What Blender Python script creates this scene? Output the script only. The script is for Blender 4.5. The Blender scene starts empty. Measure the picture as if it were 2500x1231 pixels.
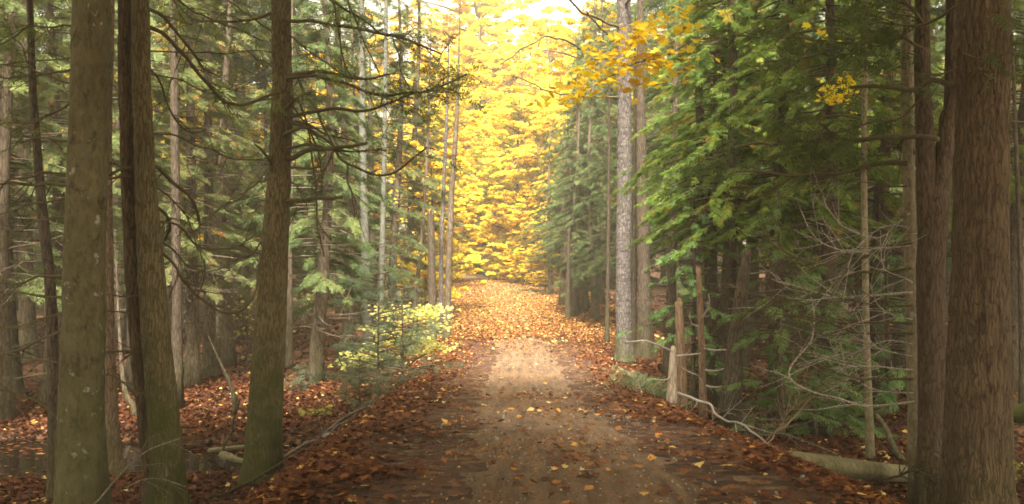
import bpy, math, random
import numpy as np
from mathutils import Vector, noise as mnoise

SC = bpy.context.scene
COL = SC.collection
RNG = np.random.default_rng(7)
random.seed(7)
F, CX, CY, CAMZ = 2400.0, 1250.0, 615.5, 1.5
PI = math.pi


def at(px, py, d):
    """the point that lies d metres ahead of the tripod, on the sight line through a spot of the photo"""
    return np.array([(px - CX) / F * d, d, CAMZ - (py - CY) / F * d])


# ------------------------------------------------------------------ terrain
RD = np.array([-40, 0, 6.15, 13, 20, 29, 37, 44, 52, 60, 75, 120.0])
RCX = np.array([.8, .4, .33, .11, .2, -.09, -.54, -1.15, -2.3, -4.2, -10, -34.0])
RHW = np.array([2.15, 2.1, 2.1, 2.0, 1.8, 1.65, 1.68, 1.8, 1.8, 1.8, 1.8, 1.8])
RZ = np.array([0, 0, 0.07, -.42, -.63, -.42, -.24, .1, .22, .25, .3, .5])
LD = np.array([-40, 0, 6, 9, 11, 13, 16, 25, 40, 60, 120.0])
LZ = np.array([-1.0, -.9, -.85, -.9, -1.0, -1.1, -1.1, -1.1, -.85, -.4, .4])
RRZ = np.array([-.5, -.5, -.55, -.75, -.85, -.9, -.92, -.56, -.12, .1, .5])


def road_c(y): return np.interp(y, RD, RCX)
def road_h(y): return np.interp(y, RD, RHW)
def road_z(y): return np.interp(y, RD, RZ)


def sm(a, b, x):
    t = np.clip((x - a) / (b - a), 0, 1)
    return t * t * (3 - 2 * t)


def vnoise(x, y, s, seed=0.0):
    x = np.asarray(x, float) * s; y = np.asarray(y, float) * s
    return (np.sin(x * 1.3 + 1.7 * np.sin(y * .9 + seed) + seed * 2.1) + np.sin(y * 1.7 + 1.3 * np.sin(x * 1.1 + seed * 1.7) + seed)
            + .6 * np.sin(x * 3.1 + y * 2.3 + seed * 3) + .4 * np.sin(5.3 * x - 4.1 * y + seed)) / 3.0


def stream_y(x): return 13.05 + .35 * np.sin(x * .45 + .6) + .02 * (x + 5)


def ground(x, y):
    x = np.asarray(x, float); y = np.asarray(y, float)
    c, h, zr = road_c(y), road_h(y), road_z(y)
    u = x - c
    zl = np.interp(y, LD, LZ) + .07 * vnoise(x, y, .6, 1) + .25 * vnoise(x, y, .12, 4)*sm(14, 30, y)
    zrr = np.interp(y, LD, RRZ) + .07 * vnoise(x, y, .6, 2) + .25 * vnoise(x, y, .12, 5)*sm(14, 30, y)
    over = np.abs(u) - h
    t = sm(-.5, 1.05, over)
    fl = np.where(u < 0, zl, zrr)
    z = zr * (1 - t) + fl * t
    z = z - .05 * sm(-.7, .2, over) + .035 * vnoise(x, y, 2.2, 3) * sm(-.2, .6, over)
    w = 1.15 + .25 * np.sin(x * .7)
    w = np.where(x > -2.2, .6, w)
    dy = np.abs(y - stream_y(x)) + .16 * vnoise(x, y, 1.4, 17) + .08 * vnoise(x, y, 3.7, 5)
    cut = sm(w + .35, w - .25, dy) * sm(.1, .9, over) * np.where(u < 0, 1, .55)
    z = np.where(over > 0, z * (1 - cut) + (-1.8) * cut, z)
    z = z + 3.0 * sm(60, 240, np.hypot(x, y))
    return z


def gz(x, y): return float(ground(x, y))


def hit(px, py, d0=3.0):
    '''where the sight line through a spot of the photo meets the ground'''
    for d in np.arange(d0, 80, .05):
        q = at(px, py, d)
        if q[2] <= gz(q[0], d): return q
    return at(px, py, 80)


def rest(px, py, r, d0=7.5):
    for d in np.arange(d0, 60, .05):
        q = at(px, py, d)
        if q[2] <= gz(q[0], d) + r: return q
    return at(px, py, 60)


# ------------------------------------------------------------------ mesh helpers
class MB:
    def __init__(s): s.v = []; s.f = []; s.n = 0; s.t = []
    def add(s, V, Fs, tint=None):
        V = np.asarray(V, float).reshape(-1, 3)
        for f in (Fs if isinstance(Fs, list) else [Fs]):
            s.f.append(np.asarray(f, np.int64) + s.n)
        s.v.append(V); s.n += len(V)
        s.t.append(np.full(len(V), .5) if tint is None else np.broadcast_to(tint, (len(V),)).astype(float))
    def mesh(s, name, mat, smooth=True):
        me = bpy.data.meshes.new(name)
        V = np.concatenate(s.v) if s.v else np.zeros((0, 3))
        me.vertices.add(len(V)); me.vertices.foreach_set('co', V.astype(np.float32).ravel())
        li, tot = [], []
        for f in s.f:
            li.append(f.ravel()); tot.append(np.full(len(f), f.shape[1]))
        if li:
            li = np.concatenate(li); tot = np.concatenate(tot)
            me.loops.add(len(li)); me.loops.foreach_set('vertex_index', li.astype(np.int32))
            me.polygons.add(len(tot))
            st = np.concatenate([[0], np.cumsum(tot)[:-1]])
            me.polygons.foreach_set('loop_start', st.astype(np.int32))
            me.polygons.foreach_set('use_smooth', np.full(len(tot), smooth))
        a = me.attributes.new('tint', 'FLOAT', 'POINT')
        a.data.foreach_set('value', np.concatenate(s.t).astype(np.float32) if s.t else [])
        me.update(calc_edges=True); me.validate()
        me.materials.append(mat)
        return me


def link(name, me, parent=None, loc=(0, 0, 0)):
    o = bpy.data.objects.new(name, me); COL.objects.link(o)
    o.location = loc
    if parent: o.parent = parent
    return o


def tag(o, label, cat=None, group=None, kind=None):
    o['label'] = label
    if cat: o['category'] = cat
    if group: o['group'] = group
    if kind: o['kind'] = kind
    return o


def thing(name, label, cat, loc, group=None, rz=0):
    o = bpy.data.objects.new(name, None); COL.objects.link(o)
    o.empty_display_size = .2
    o.location = loc; o.rotation_euler = (0, 0, rz)
    return tag(o, label, cat, group)


def resample(P, step):
    P = np.asarray(P, float)
    if len(P) > 2:
        out = []
        Q = np.vstack([2 * P[0] - P[1], P, 2 * P[-1] - P[-2]])
        for i in range(1, len(Q) - 2):
            p0, p1, p2, p3 = Q[i - 1], Q[i], Q[i + 1], Q[i + 2]
            n = max(2, int(np.linalg.norm((p2 - p1)[:3]) / step))
            t = np.linspace(0, 1, n, endpoint=False)[:, None]
            out.append(.5 * ((2 * p1) + (-p0 + p2) * t + (2 * p0 - 5 * p1 + 4 * p2 - p3) * t ** 2 + (-p0 + 3 * p1 - 3 * p2 + p3) * t ** 3))
        out.append(P[-1:])
        return np.vstack(out)
    n = max(2, int(np.linalg.norm((P[-1] - P[0])[:3]) / step))
    return P[0] + (P[-1] - P[0]) * np.linspace(0, 1, n + 1)[:, None]


def tube(mb, P, R, n=6, cap=True, disp=None, tint=None):
    P = np.asarray(P, float); R = np.broadcast_to(np.asarray(R, float), (len(P),))
    T = np.gradient(P, axis=0); T /= (np.linalg.norm(T, axis=1, keepdims=True) + 1e-9)
    u = np.cross(T[0], [.31, .87, .11] if abs(T[0][2]) > .6 else [0, 0, 1.0]); u /= np.linalg.norm(u)
    U = [u]
    for i in range(1, len(P)):
        u = U[-1] - T[i] * np.dot(U[-1], T[i]); u /= (np.linalg.norm(u) + 1e-9); U.append(u)
    U = np.array(U); W = np.cross(T, U)
    a = np.arange(n) / n * 2 * PI
    RR = R[:, None] * np.ones(n)[None]
    if disp is not None: RR = RR + disp(P, a, R)
    V = P[:, None] + RR[..., None] * (U[:, None] * np.cos(a)[None, :, None] + W[:, None] * np.sin(a)[None, :, None])
    m = len(P)
    i, j = np.meshgrid(np.arange(m - 1), np.arange(n), indexing='ij')
    k = (j + 1) % n
    Fq = np.stack([i * n + j, i * n + k, (i + 1) * n + k, (i + 1) * n + j], -1).reshape(-1, 4)
    fs = [Fq]
    V = V.reshape(-1, 3)
    if cap:
        V = np.vstack([V, P[0] - T[0] * R[0] * .15, P[-1] + T[-1] * R[-1] * .4])
        b, c = m * n, m * n + 1
        jj = np.arange(n); kk = (jj + 1) % n
        fs.append(np.stack([kk, jj, np.full(n, b)], -1))
        fs.append(np.stack([(m - 1) * n + jj, (m - 1) * n + kk, np.full(n, c)], -1))
    mb.add(V, fs, tint)


# ------------------------------------------------------------------ materials
def new_mat(name):
    m = bpy.data.materials.new(name); m.use_nodes = True
    nt = m.node_tree; nt.nodes.clear()
    out = nt.nodes.new('ShaderNodeOutputMaterial')
    return m, nt, out


class NT:
    def __init__(s, nt): s.nt = nt
    def n(s, t, **kw):
        nd = s.nt.nodes.new('ShaderNode' + t)
        for k, v in kw.items():
            if k.startswith('i_'):
                nd.inputs[int(k[2:]) if k[2:].isdigit() else k[2:]].default_value = v
            else: setattr(nd, k, v)
        return nd
    def l(s, a, b): s.nt.links.new(a, b)
    def ramp(s, fac, stops):
        r = s.n('ValToRGB'); e = r.color_ramp.elements
        while len(e) < len(stops): e.new(.5)
        for el, (p, c) in zip(e, stops):
            el.position = p; el.color = tuple(c) + ((1,) if len(c) == 3 else ())
        s.l(fac, r.inputs[0]); return r.outputs[0]
    def mix(s, fac, a, b, mode='MIX'):
        m = s.n('Mix', data_type='RGBA', blend_type=mode)
        for sock, v in ((m.inputs[0], fac), (m.inputs[6], a), (m.inputs[7], b)):
            if hasattr(v, 'links'): s.l(v, sock)
            else: sock.default_value = v if not isinstance(v, tuple) or len(v) == 4 else v + (1,)
        return m.outputs[2]
    def math(s, op, a, b=None, c=None, clamp=False):
        m = s.n('Math', operation=op, use_clamp=clamp)
        for i, v in enumerate((a, b, c)):
            if v is None: continue
            if hasattr(v, 'links'): s.l(v, m.inputs[i])
            else: m.inputs[i].default_value = v
        return m.outputs[0]
    def noise(s, vec, scale, detail=5, rough=.6, dist=0):
        t = s.n('TexNoise'); t.inputs['Scale'].default_value = scale; t.inputs['Detail'].default_value = detail
        t.inputs['Roughness'].default_value = rough; t.inputs['Distortion'].default_value = dist
        if vec is not None: s.l(vec, t.inputs['Vector'])
        return t.outputs['Fac']
    def mapping(s, vec, scale):
        m = s.n('Mapping'); m.inputs['Scale'].default_value = scale
        s.l(vec, m.inputs['Vector']); return m.outputs[0]


def bark(name, dark, mid, light, stretch=.16, freq=26, moss=0.0, mossh=1.5, lichen=0.0, rings=0.0, bump=.5, cracks=.6, blotch=0.0, mosscol=(.06, .066, .016)):
    m, nt, out = new_mat(name); N = NT(nt)
    tc = N.n('TexCoord').outputs['Object']
    wn = N.n('TexNoise'); wn.inputs['Scale'].default_value = 5; wn.inputs['Detail'].default_value = 3; N.l(tc, wn.inputs['Vector'])
    wsc = N.n('VectorMath', operation='SCALE'); N.l(wn.outputs['Color'], wsc.inputs[0]); wsc.inputs['Scale'].default_value = .09
    wad = N.n('VectorMath', operation='ADD'); N.l(tc, wad.inputs[0]); N.l(wsc.outputs[0], wad.inputs[1])
    v = N.mapping(wad.outputs[0], (1, 1, stretch))
    a = N.noise(v, freq * 1.6, 8, .72, .2)
    vo = N.n('TexVoronoi', feature='DISTANCE_TO_EDGE'); vo.inputs['Scale'].default_value = freq; N.l(v, vo.inputs['Vector'])
    crack = N.math('MULTIPLY', vo.outputs['Distance'], 4.5, clamp=True)
    crack = N.math('ADD', N.math('MULTIPLY', crack, cracks), .8 * (1 - cracks))
    fine = N.noise(tc, 90, 4, .7)
    h = N.math('ADD', N.math('MULTIPLY', a, .5), N.math('ADD', N.math('MULTIPLY', crack, .34), N.math('MULTIPLY', fine, .16)))
    col = N.ramp(h, [(.36, tuple(c * .6 for c in dark)), (.5, mid), (.64, light), (.8, tuple(c * 1.15 for c in light))])
    big = N.noise(tc, 2.3, 5, .6)
    col = N.mix(N.math('MULTIPLY', N.math('SUBTRACT', big, .35, clamp=True), 1.6, clamp=True), col, (*[c * .55 for c in mid], 1), 'MIX')
    if rings:
        rv = N.mapping(tc, (1.2, 1.2, 9))
        rn = N.noise(rv, 3.5, 6, .7)
        col = N.mix(N.math('MULTIPLY', N.ramp(rn, [(.52, (0, 0, 0)), (.62, (1, 1, 1))]), rings), col, (*dark, 1))
    if blotch:
        bl = N.noise(N.mapping(tc, (1, 1, .55)), 17, 6, .7, .6)
        col = N.mix(N.math('MULTIPLY', N.ramp(bl, [(.5, (0, 0, 0)), (.58, (1, 1, 1))]), blotch), col, (.12, .105, .066, 1))
        bl2 = N.noise(N.mapping(tc, (1, 1, .6)), 11, 6, .7, .4)
        col = N.mix(N.math('MULTIPLY', N.ramp(bl2, [(.56, (0, 0, 0)), (.66, (1, 1, 1))]), blotch), col, (.035, .027, .016, 1))
    if lichen:
        ln = N.noise(tc, 9, 6, .62)
        lm = N.ramp(ln, [(.63, (0, 0, 0)), (.68, (1, 1, 1))])
        col = N.mix(N.math('MULTIPLY', lm, lichen), col, (.3, .3, .25, 1))
    if moss:
        z = N.n('SeparateXYZ'); N.l(tc, z.inputs[0])
        mz = N.math('SUBTRACT', 1.0, N.math('DIVIDE', z.outputs[2], mossh), clamp=True)
        mn = N.noise(tc, 5, 6, .65)
        mm = N.math('MULTIPLY', N.ramp(N.math('ADD', mn, N.math('MULTIPLY', mz, .35)), [(.55, (0, 0, 0)), (.8, (1, 1, 1))]), moss)
        mc = N.mix(N.noise(tc, 60, 3), (*[c * .6 for c in mosscol], 1), (*[c * 1.4 for c in mosscol], 1))
        col = N.mix(mm, col, mc)
    b = N.n('Bump'); b.inputs['Strength'].default_value = min(1, bump * 1.5); b.inputs['Distance'].default_value = .035
    N.l(h, b.inputs['Height'])
    p = N.n('BsdfPrincipled'); p.inputs['Roughness'].default_value = .92
    p.inputs['Specular IOR Level'].default_value = .2
    N.l(col, p.inputs['Base Color']); N.l(b.outputs[0], p.inputs['Normal']); N.l(p.outputs[0], out.inputs[0])
    return m


def leafmat(name, stops, trans=.45, gloss=.015, rough=.45, var=.25):
    m, nt, out = new_mat(name); N = NT(nt)
    t = N.n('Attribute', attribute_name='tint')
    col = N.ramp(t.outputs['Fac'], stops)
    oi = N.n('ObjectInfo')
    hs = N.n('HueSaturation')
    N.l(N.math('ADD', N.math('MULTIPLY', oi.outputs['Random'], var), 1 - var / 2), hs.inputs['Value'])
    N.l(N.math('ADD', N.math('MULTIPLY', oi.outputs['Random'], .03), .485), hs.inputs['Hue'])
    N.l(col, hs.inputs['Color'])
    c = hs.outputs[0]
    d = N.n('BsdfDiffuse'); tr = N.n('BsdfTranslucent'); g = N.n('BsdfGlossy'); g.inputs['Roughness'].default_value = rough
    g.inputs['Color'].default_value = (.8, .8, .8, 1)
    N.l(c, d.inputs[0]); N.l(c, tr.inputs[0])
    mx = N.n('MixShader'); mx.inputs[0].default_value = trans; N.l(d.outputs[0], mx.inputs[1]); N.l(tr.outputs[0], mx.inputs[2])
    m2 = N.n('MixShader'); m2.inputs[0].default_value = gloss; N.l(mx.outputs[0], m2.inputs[1]); N.l(g.outputs[0], m2.inputs[2])
    N.l(m2.outputs[0], out.inputs[0])
    return m


M = {}
M['bark_mottled'] = bark('mottled_bark', (.02, .016, .008), (.075, .064, .03), (.165, .14, .075), .4, 14, .4, 2.6, 1.0, bump=.8, cracks=.12, blotch=.8)
M['bark_cedar'] = bark('cedar_bark', (.03, .02, .014), (.13, .083, .052), (.23, .16, .105), .12, 34, .75, 1.5, .1, bump=.7)
M['bark_cedar_green'] = bark('cedar_bark_green', (.034, .026, .013), (.125, .098, .05), (.22, .175, .1), .085, 42, .85, 2.3, .15, bump=.7)
M['bark_red'] = bark('red_brown_bark', (.03, .019, .011), (.08, .053, .031), (.145, .1, .06), .09, 40, .25, 1.0, .12, bump=.7)
M['bark_fork'] = bark('forked_bark', (.02, .013, .009), (.07, .045, .028), (.12, .083, .054), .12, 34, .25, 1.0, .12, bump=.7)
M['bark_dark'] = bark('dark_bark', (.018, .013, .01), (.062, .045, .033), (.12, .09, .065), .14, 30, .4, 1.2, .1)
M['bark_knobby'] = bark('knobby_bark', (.04, .032, .02), (.165, .13, .08), (.3, .25, .165), .5, 22, .4, 1.6, .6, cracks=.25)
M['bark_grey'] = bark('grey_bark', (.028, .022, .021), (.095, .079, .076), (.18, .154, .148), .3, 22, .7, .9, .6, rings=.8, bump=.7, cracks=.6)
M['bark_birch'] = bark('pale_bark', (.035, .035, .027), (.095, .097, .078), (.17, .172, .145), .4, 16, .3, 1.2, .6, rings=.6, bump=.3, cracks=.2)
M['bark_far'] = bark('forest_bark', (.03, .022, .016), (.1, .074, .052), (.18, .14, .1), .15, 22, .35, 1.4, .3)
M['limb'] = bark('limb_bark', (.03, .022, .014), (.085, .062, .038), (.15, .115, .072), .5, 40, .3, 40, .2, bump=.3, cracks=.2)
M['dead_twig'] = bark('dead_twig', (.16, .13, .11), (.34, .29, .25), (.48, .42, .37), .6, 30, 0, bump=.2)
M['stick'] = bark('fallen_stick', (.07, .055, .045), (.16, .13, .105), (.27, .225, .19), .6, 30, .2, 40, bump=.3)
M['snag'] = bark('bare_wood', (.22, .165, .12), (.43, .34, .26), (.58, .48, .39), .1, 22, .12, .5, .1, bump=.35)
M['snag_brown'] = bark('brown_wood', (.08, .05, .03), (.2, .125, .078), (.3, .2, .13), .1, 26, .1, .4, bump=.4)
M['log'] = bark('pale_log_bark', (.09, .072, .045), (.23, .18, .105), (.35, .29, .18), .35, 12, .5, 20, .5, bump=.6, cracks=.2, blotch=.75)
M['log_moss'] = bark('mossy_log_bark', (.02, .017, .01), (.06, .05, .03), (.11, .095, .05), .5, 14, .95, 40, .1, cracks=.3)
GREEN_H = [(0, (.05, .08, .026)), (.5, (.095, .14, .043)), (1, (.17, .21, .066))]
GREEN_C = [(0, (.085, .135, .022)), (.5, (.165, .245, .038)), (.9, (.28, .35, .06)), (1, (.36, .18, .03))]
GREEN_B = [(0, (.075, .13, .035)), (.6, (.15, .25, .075)), (1, (.25, .36, .12))]
GREEN_P = [(0, (.07, .11, .065)), (.6, (.13, .19, .11)), (1, (.2, .27, .17))]
GREEN_L = [(0, (.092, .12, .04)), (.5, (.17, .205, .068)), (.93, (.27, .28, .09)), (1, (.34, .16, .04))]
YEL = [(0, (.5, .2, .015)), (.2, (.72, .42, .02)), (.48, (.84, .64, .045)), (.85, (.86, .75, .12)), (1, (.62, .7, .08))]
GOLD = [(0, (.42, .2, .015)), (.2, (.74, .5, .015)), (.55, (.86, .7, .03)), (1, (.86, .76, .09))]
PALE = [(0, (.3, .32, .07)), (.55, (.52, .5, .13)), (1, (.66, .6, .25))]
ORNG = [(0, (.3, .1, .02)), (.5, (.52, .22, .03)), (1, (.66, .36, .05))]
OLIVE = [(0, (.14, .13, .03)), (.5, (.3, .28, .06)), (1, (.5, .42, .09))]
M['needles'] = leafmat('hemlock_needles', GREEN_H, .45)
M['needles_left'] = leafmat('olive_needles', GREEN_L, .45)
M['cedar'] = leafmat('cedar_sprays', GREEN_C, .5)
M['cedar_bright'] = leafmat('young_cedar_sprays', GREEN_B, .4)
M['pine'] = leafmat('pale_pine_needles', GREEN_P, .35)
M['yellow'] = leafmat('yellow_maple_leaves', YEL, .5, .01, var=.1)
M['gold'] = leafmat('golden_maple_leaves', GOLD, .5, .015)
M['orange'] = leafmat('orange_maple_leaves', ORNG, .5, .03)
M['pale'] = leafmat('pale_yellow_leaves', PALE, .5, .03)
M['olive'] = leafmat('olive_yellow_leaves', OLIVE, .5, .03)
LIT = [(0, (.03, .012, .006)), (.3, (.075, .026, .011)), (.55, (.13, .047, .018)), (.75, (.22, .095, .032)), (.86, (.46, .21, .045)), (.95, (.54, .34, .085)), (1, (.62, .48, .2))]
M['litter'] = leafmat('fallen_leaves', LIT, .12, .02, .4, 0)
M['grass'] = leafmat('dry_grass', [(0, (.12, .15, .07)), (.5, (.22, .24, .13)), (1, (.36, .34, .2))], .3)


def ground_mat():
    m, nt, out = new_mat('leafy_soil'); N = NT(nt)
    tc = N.n('TexCoord').outputs['Object']
    vo = N.n('TexVoronoi'); vo.inputs['Scale'].default_value = 11; vo.inputs['Randomness'].default_value = 1
    wv = N.n('VectorMath', operation='ADD'); N.l(tc, wv.inputs[0])
    nn = N.n('TexNoise'); nn.inputs['Scale'].default_value = 9; nn.inputs['Detail'].default_value = 4; N.l(tc, nn.inputs['Vector'])
    sc = N.n('VectorMath', operation='SCALE'); N.l(nn.outputs['Color'], sc.inputs[0]); sc.inputs['Scale'].default_value = .12
    N.l(sc.outputs[0], wv.inputs[1]); N.l(wv.outputs[0], vo.inputs['Vector'])
    se = N.n('SeparateColor'); N.l(vo.outputs['Color'], se.inputs[0])
    col = N.ramp(se.outputs[0], [(0, (.03, .014, .008)), (.35, (.085, .034, .018)), (.65, (.15, .062, .028)), (.88, (.23, .11, .05)), (1, (.34, .2, .09))])
    edge = N.math('MULTIPLY', vo.outputs['Distance'], 7, clamp=True)
    col = N.mix(N.math('MULTIPLY', edge, .5), col, (.03, .017, .01, 1))
    big = N.ramp(N.noise(tc, .7, 5, .6), [(.35, (0, 0, 0)), (.7, (1, 1, 1))])
    col = N.mix(N.math('MULTIPLY', big, .45), col, (.055, .032, .02, 1))
    b = N.n('Bump'); b.inputs['Strength'].default_value = .8; b.inputs['Distance'].default_value = .05
    N.l(N.math('ADD', vo.outputs['Distance'], N.noise(tc, 30, 4)), b.inputs['Height'])
    p = N.n('BsdfPrincipled'); p.inputs['Roughness'].default_value = .85; p.inputs['Specular IOR Level'].default_value = .25
    N.l(col, p.inputs['Base Color']); N.l(b.outputs[0], p.inputs['Normal']); N.l(p.outputs[0], out.inputs[0])
    return m


def road_mat():
    m, nt, out = new_mat('packed_dirt'); N = NT(nt)
    tc = N.n('TexCoord').outputs['Object']
    at_ = N.n('Attribute', attribute_name='tint').outputs['Fac']
    n1 = N.noise(tc, 1.3, 6, .65, .5); n2 = N.noise(tc, 40, 5, .7)
    col = N.ramp(n1, [(.3, (.13, .073, .038)), (.55, (.21, .125, .068)), (.75, (.27, .17, .096))])
    col = N.mix(.45, col, N.ramp(n2, [(.3, (.085, .05, .027)), (.7, (.3, .19, .11))]))
    # compacted, paler wheel tracks
    col = N.mix(N.math('MULTIPLY', at_, .35), col, (.2, .14, .088, 1))
    vo = N.n('TexVoronoi'); vo.inputs['Scale'].default_value = 55; N.l(tc, vo.inputs['Vector'])
    se = N.n('SeparateColor'); N.l(vo.outputs['Color'], se.inputs[0])
    stone = N.math('MULTIPLY', N.math('LESS_THAN', vo.outputs['Distance'], .32), N.math('GREATER_THAN', se.outputs[0], .8))
    gv = N.ramp(N.noise(tc, 1.0, 3), [(.48, (0, 0, 0)), (.62, (1, 1, 1))])
    col = N.mix(N.math('MULTIPLY', N.math('MULTIPLY', stone, gv), .7), col, (.33, .29, .26, 1))
    damp = N.ramp(N.noise(tc, .55, 4, .6), [(.45, (0, 0, 0)), (.7, (1, 1, 1))])
    col = N.mix(N.math('MULTIPLY', damp, .4), col, (.085, .06, .045, 1))
    grit = N.noise(tc, 140, 3, .8)
    col = N.mix(N.ramp(grit, [(.5, (0, 0, 0)), (.66, (.75, .75, .75))]), col, (.045, .026, .015, 1))
    streak = N.noise(N.mapping(tc, (5, .5, 1)), 2.2, 5, .65)
    col = N.mix(N.ramp(streak, [(.42, (0, 0, 0)), (.62, (.75, .75, .75))]), col, (.075, .046, .028, 1))
    b = N.n('Bump'); b.inputs['Strength'].default_value = .8; b.inputs['Distance'].default_value = .03
    N.l(N.math('ADD', N.math('MULTIPLY', n2, .8), N.math('MULTIPLY', N.noise(tc, 9, 5), .8)), b.inputs['Height'])
    p = N.n('BsdfPrincipled'); p.inputs['Roughness'].default_value = .8; p.inputs['Specular IOR Level'].default_value = .2
    N.l(col, p.inputs['Base Color']); N.l(b.outputs[0], p.inputs['Normal']); N.l(p.outputs[0], out.inputs[0])
    return m


def water_mat():
    m, nt, out = new_mat('dark_stream_water'); N = NT(nt)
    tc = N.n('TexCoord').outputs['Object']
    b = N.n('Bump'); b.inputs['Strength'].default_value = .08; b.inputs['Distance'].default_value = .02
    N.l(N.noise(tc, 5, 3), b.inputs['Height'])
    p = N.n('BsdfPrincipled'); p.inputs['Roughness'].default_value = .02; p.inputs['IOR'].default_value = 1.33
    p.inputs['Specular IOR Level'].default_value = .9
    p.inputs['Base Color'].default_value = (.012, .008, .005, 1)
    N.l(b.outputs[0], p.inputs['Normal']); N.l(p.outputs[0], out.inputs[0])
    return m


def stone_mat():
    m, nt, out = new_mat('pale_stone'); N = NT(nt)
    tc = N.n('TexCoord').outputs['Object']
    col = N.ramp(N.noise(tc, 14, 6, .65), [(.3, (.12, .1, .085)), (.6, (.26, .23, .2)), (.8, (.42, .39, .35))])
    b = N.n('Bump'); b.inputs['Strength'].default_value = .5; b.inputs['Distance'].default_value = .01
    N.l(N.noise(tc, 30, 5), b.inputs['Height'])
    p = N.n('BsdfPrincipled'); p.inputs['Roughness'].default_value = .9
    N.l(col, p.inputs['Base Color']); N.l(b.outputs[0], p.inputs['Normal']); N.l(p.outputs[0], out.inputs[0])
    return m


M['ground'] = ground_mat(); M['road'] = road_mat(); M['water'] = water_mat(); M['stone'] = stone_mat()

# ------------------------------------------------------------------ ground, road, stream


def grid(xs, ys, zf, tintf=None):
    X, Y = np.meshgrid(xs, ys)
    Z = zf(X, Y)
    V = np.stack([X, Y, Z], -1).reshape(-1, 3)
    nx, ny = len(xs), len(ys)
    i, j = np.meshgrid(np.arange(ny - 1), np.arange(nx - 1), indexing='ij')
    Fq = np.stack([i * nx + j, i * nx + j + 1, (i + 1) * nx + j + 1, (i + 1) * nx + j], -1).reshape(-1, 4)
    return V, Fq


xs = np.concatenate([-np.geomspace(14, 250, 50)[::-1], np.linspace(-13.8, 13.8, 276), np.geomspace(14, 250, 50)])
ys = np.concatenate([-np.geomspace(4.2, 250, 30)[::-1], np.linspace(-4, 30, 300), np.geomspace(30.15, 250, 120)])
mb = MB(); V, Fq = grid(xs, ys, ground); mb.add(V, Fq)
g = link('forest_floor', mb.mesh('forest_floor', M['ground'])); tag(g, 'forest floor of brown fallen leaves and soil', kind='structure')

# the bare dirt track: a sheet on top of the ground, narrower than the leafy verges
mb = MB()
ry = np.concatenate([np.linspace(-12, 34, 420), np.linspace(34.3, 115, 260)])
us = np.linspace(-1, 1, 41)
X = []; Z = []; T = []
for y in ry:
    c, h = road_c(y), road_h(y)
    wl = h * (.5 + .05 * vnoise(y, 1, 1.3)) ; wr = h * (.54 + .05 * vnoise(y, 7, 1.1))
    off = np.where(us < 0, us * wl, us * wr) + .06 * vnoise(y, us * 3, 4)
    x = c + off + .1
    lat = off / h
    rut = np.exp(-((np.abs(lat) - .36) / .13) ** 2)
    z = ground(x, np.full_like(x, y)) + .012 - .04 * rut + .014 * vnoise(x * 2, y * 1.2, 2.5, 8) + .03 * (1 - (lat / .7) ** 2) - .05 * np.abs(us) ** 8
    X.append(np.stack([x, np.full_like(x, y), z], -1)); T.append(rut)
V = np.array(X).reshape(-1, 3); nx = len(us); ny = len(ry)
i, j = np.meshgrid(np.arange(ny - 1), np.arange(nx - 1), indexing='ij')
mb.add(V, np.stack([i * nx + j, i * nx + j + 1, (i + 1) * nx + j + 1, (i + 1) * nx + j], -1).reshape(-1, 4), np.array(T).ravel())
r = link('dirt_road', mb.mesh('dirt_road', M['road'])); tag(r, 'narrow dirt road with faint wheel tracks', kind='structure')


def road_top(x, y):
    c, h = road_c(y), road_h(y); lat = (x - c - .1) / h
    return ground(x, y) + .012 + .03 * np.clip(1 - (lat / .7) ** 2, 0, 1)


mb = MB()
wx = np.linspace(-26, -1.9, 60); wt = np.linspace(-1.9, 1.9, 9)
V = np.array([[x, stream_y(x) + t, -1.24] for x in wx for t in wt])
i, j = np.meshgrid(np.arange(59), np.arange(8), indexing='ij')
mb.add(V, np.stack([i * 9 + j, (i + 1) * 9 + j, (i + 1) * 9 + j + 1, i * 9 + j + 1], -1).reshape(-1, 4))
w = link('stream', mb.mesh('stream', M['water'])); tag(w, 'still brown stream water between leafy banks', kind='structure')

# ------------------------------------------------------------------ leaves
def maple_leaf(detail=True):
    if detail:
        a = [(0, 0), (.30, .06), (.26, .2), (.52, .38), (.34, .46), (.40, .68), (.2, .62), (0, 1.0), (-.2, .62), (-.40, .68), (-.34, .46), (-.52, .38), (-.26, .2), (-.30, .06)]
    else:
        a = [(0, 0), (.34, .12), (.46, .48), (.16, .6), (0, 1), (-.16, .6), (-.46, .48), (-.34, .12)]
    P = np.array([(x, y - .45, 0) for x, y in a])
    P[:, 2] = .55 * P[:, 0] ** 2 - .18 * P[:, 1] ** 2
    return P


def rot_mats(yaw, pitch, roll):
    cy, sy, cp, sp, cr, sr = np.cos(yaw), np.sin(yaw), np.cos(pitch), np.sin(pitch), np.cos(roll), np.sin(roll)
    o = np.zeros((len(yaw), 3, 3)); z, n = np.zeros_like(cy), np.ones_like(cy)
    Rz = np.stack([np.stack([cy, -sy, z], -1), np.stack([sy, cy, z], -1), np.stack([z, z, n], -1)], 1)
    Ry = np.stack([np.stack([cp, z, sp], -1), np.stack([z, n, z], -1), np.stack([-sp, z, cp], -1)], 1)
    Rx = np.stack([np.stack([n, z, z], -1), np.stack([z, cr, -sr], -1), np.stack([z, sr, cr], -1)], 1)
    return Rz @ Ry @ Rx


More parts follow.
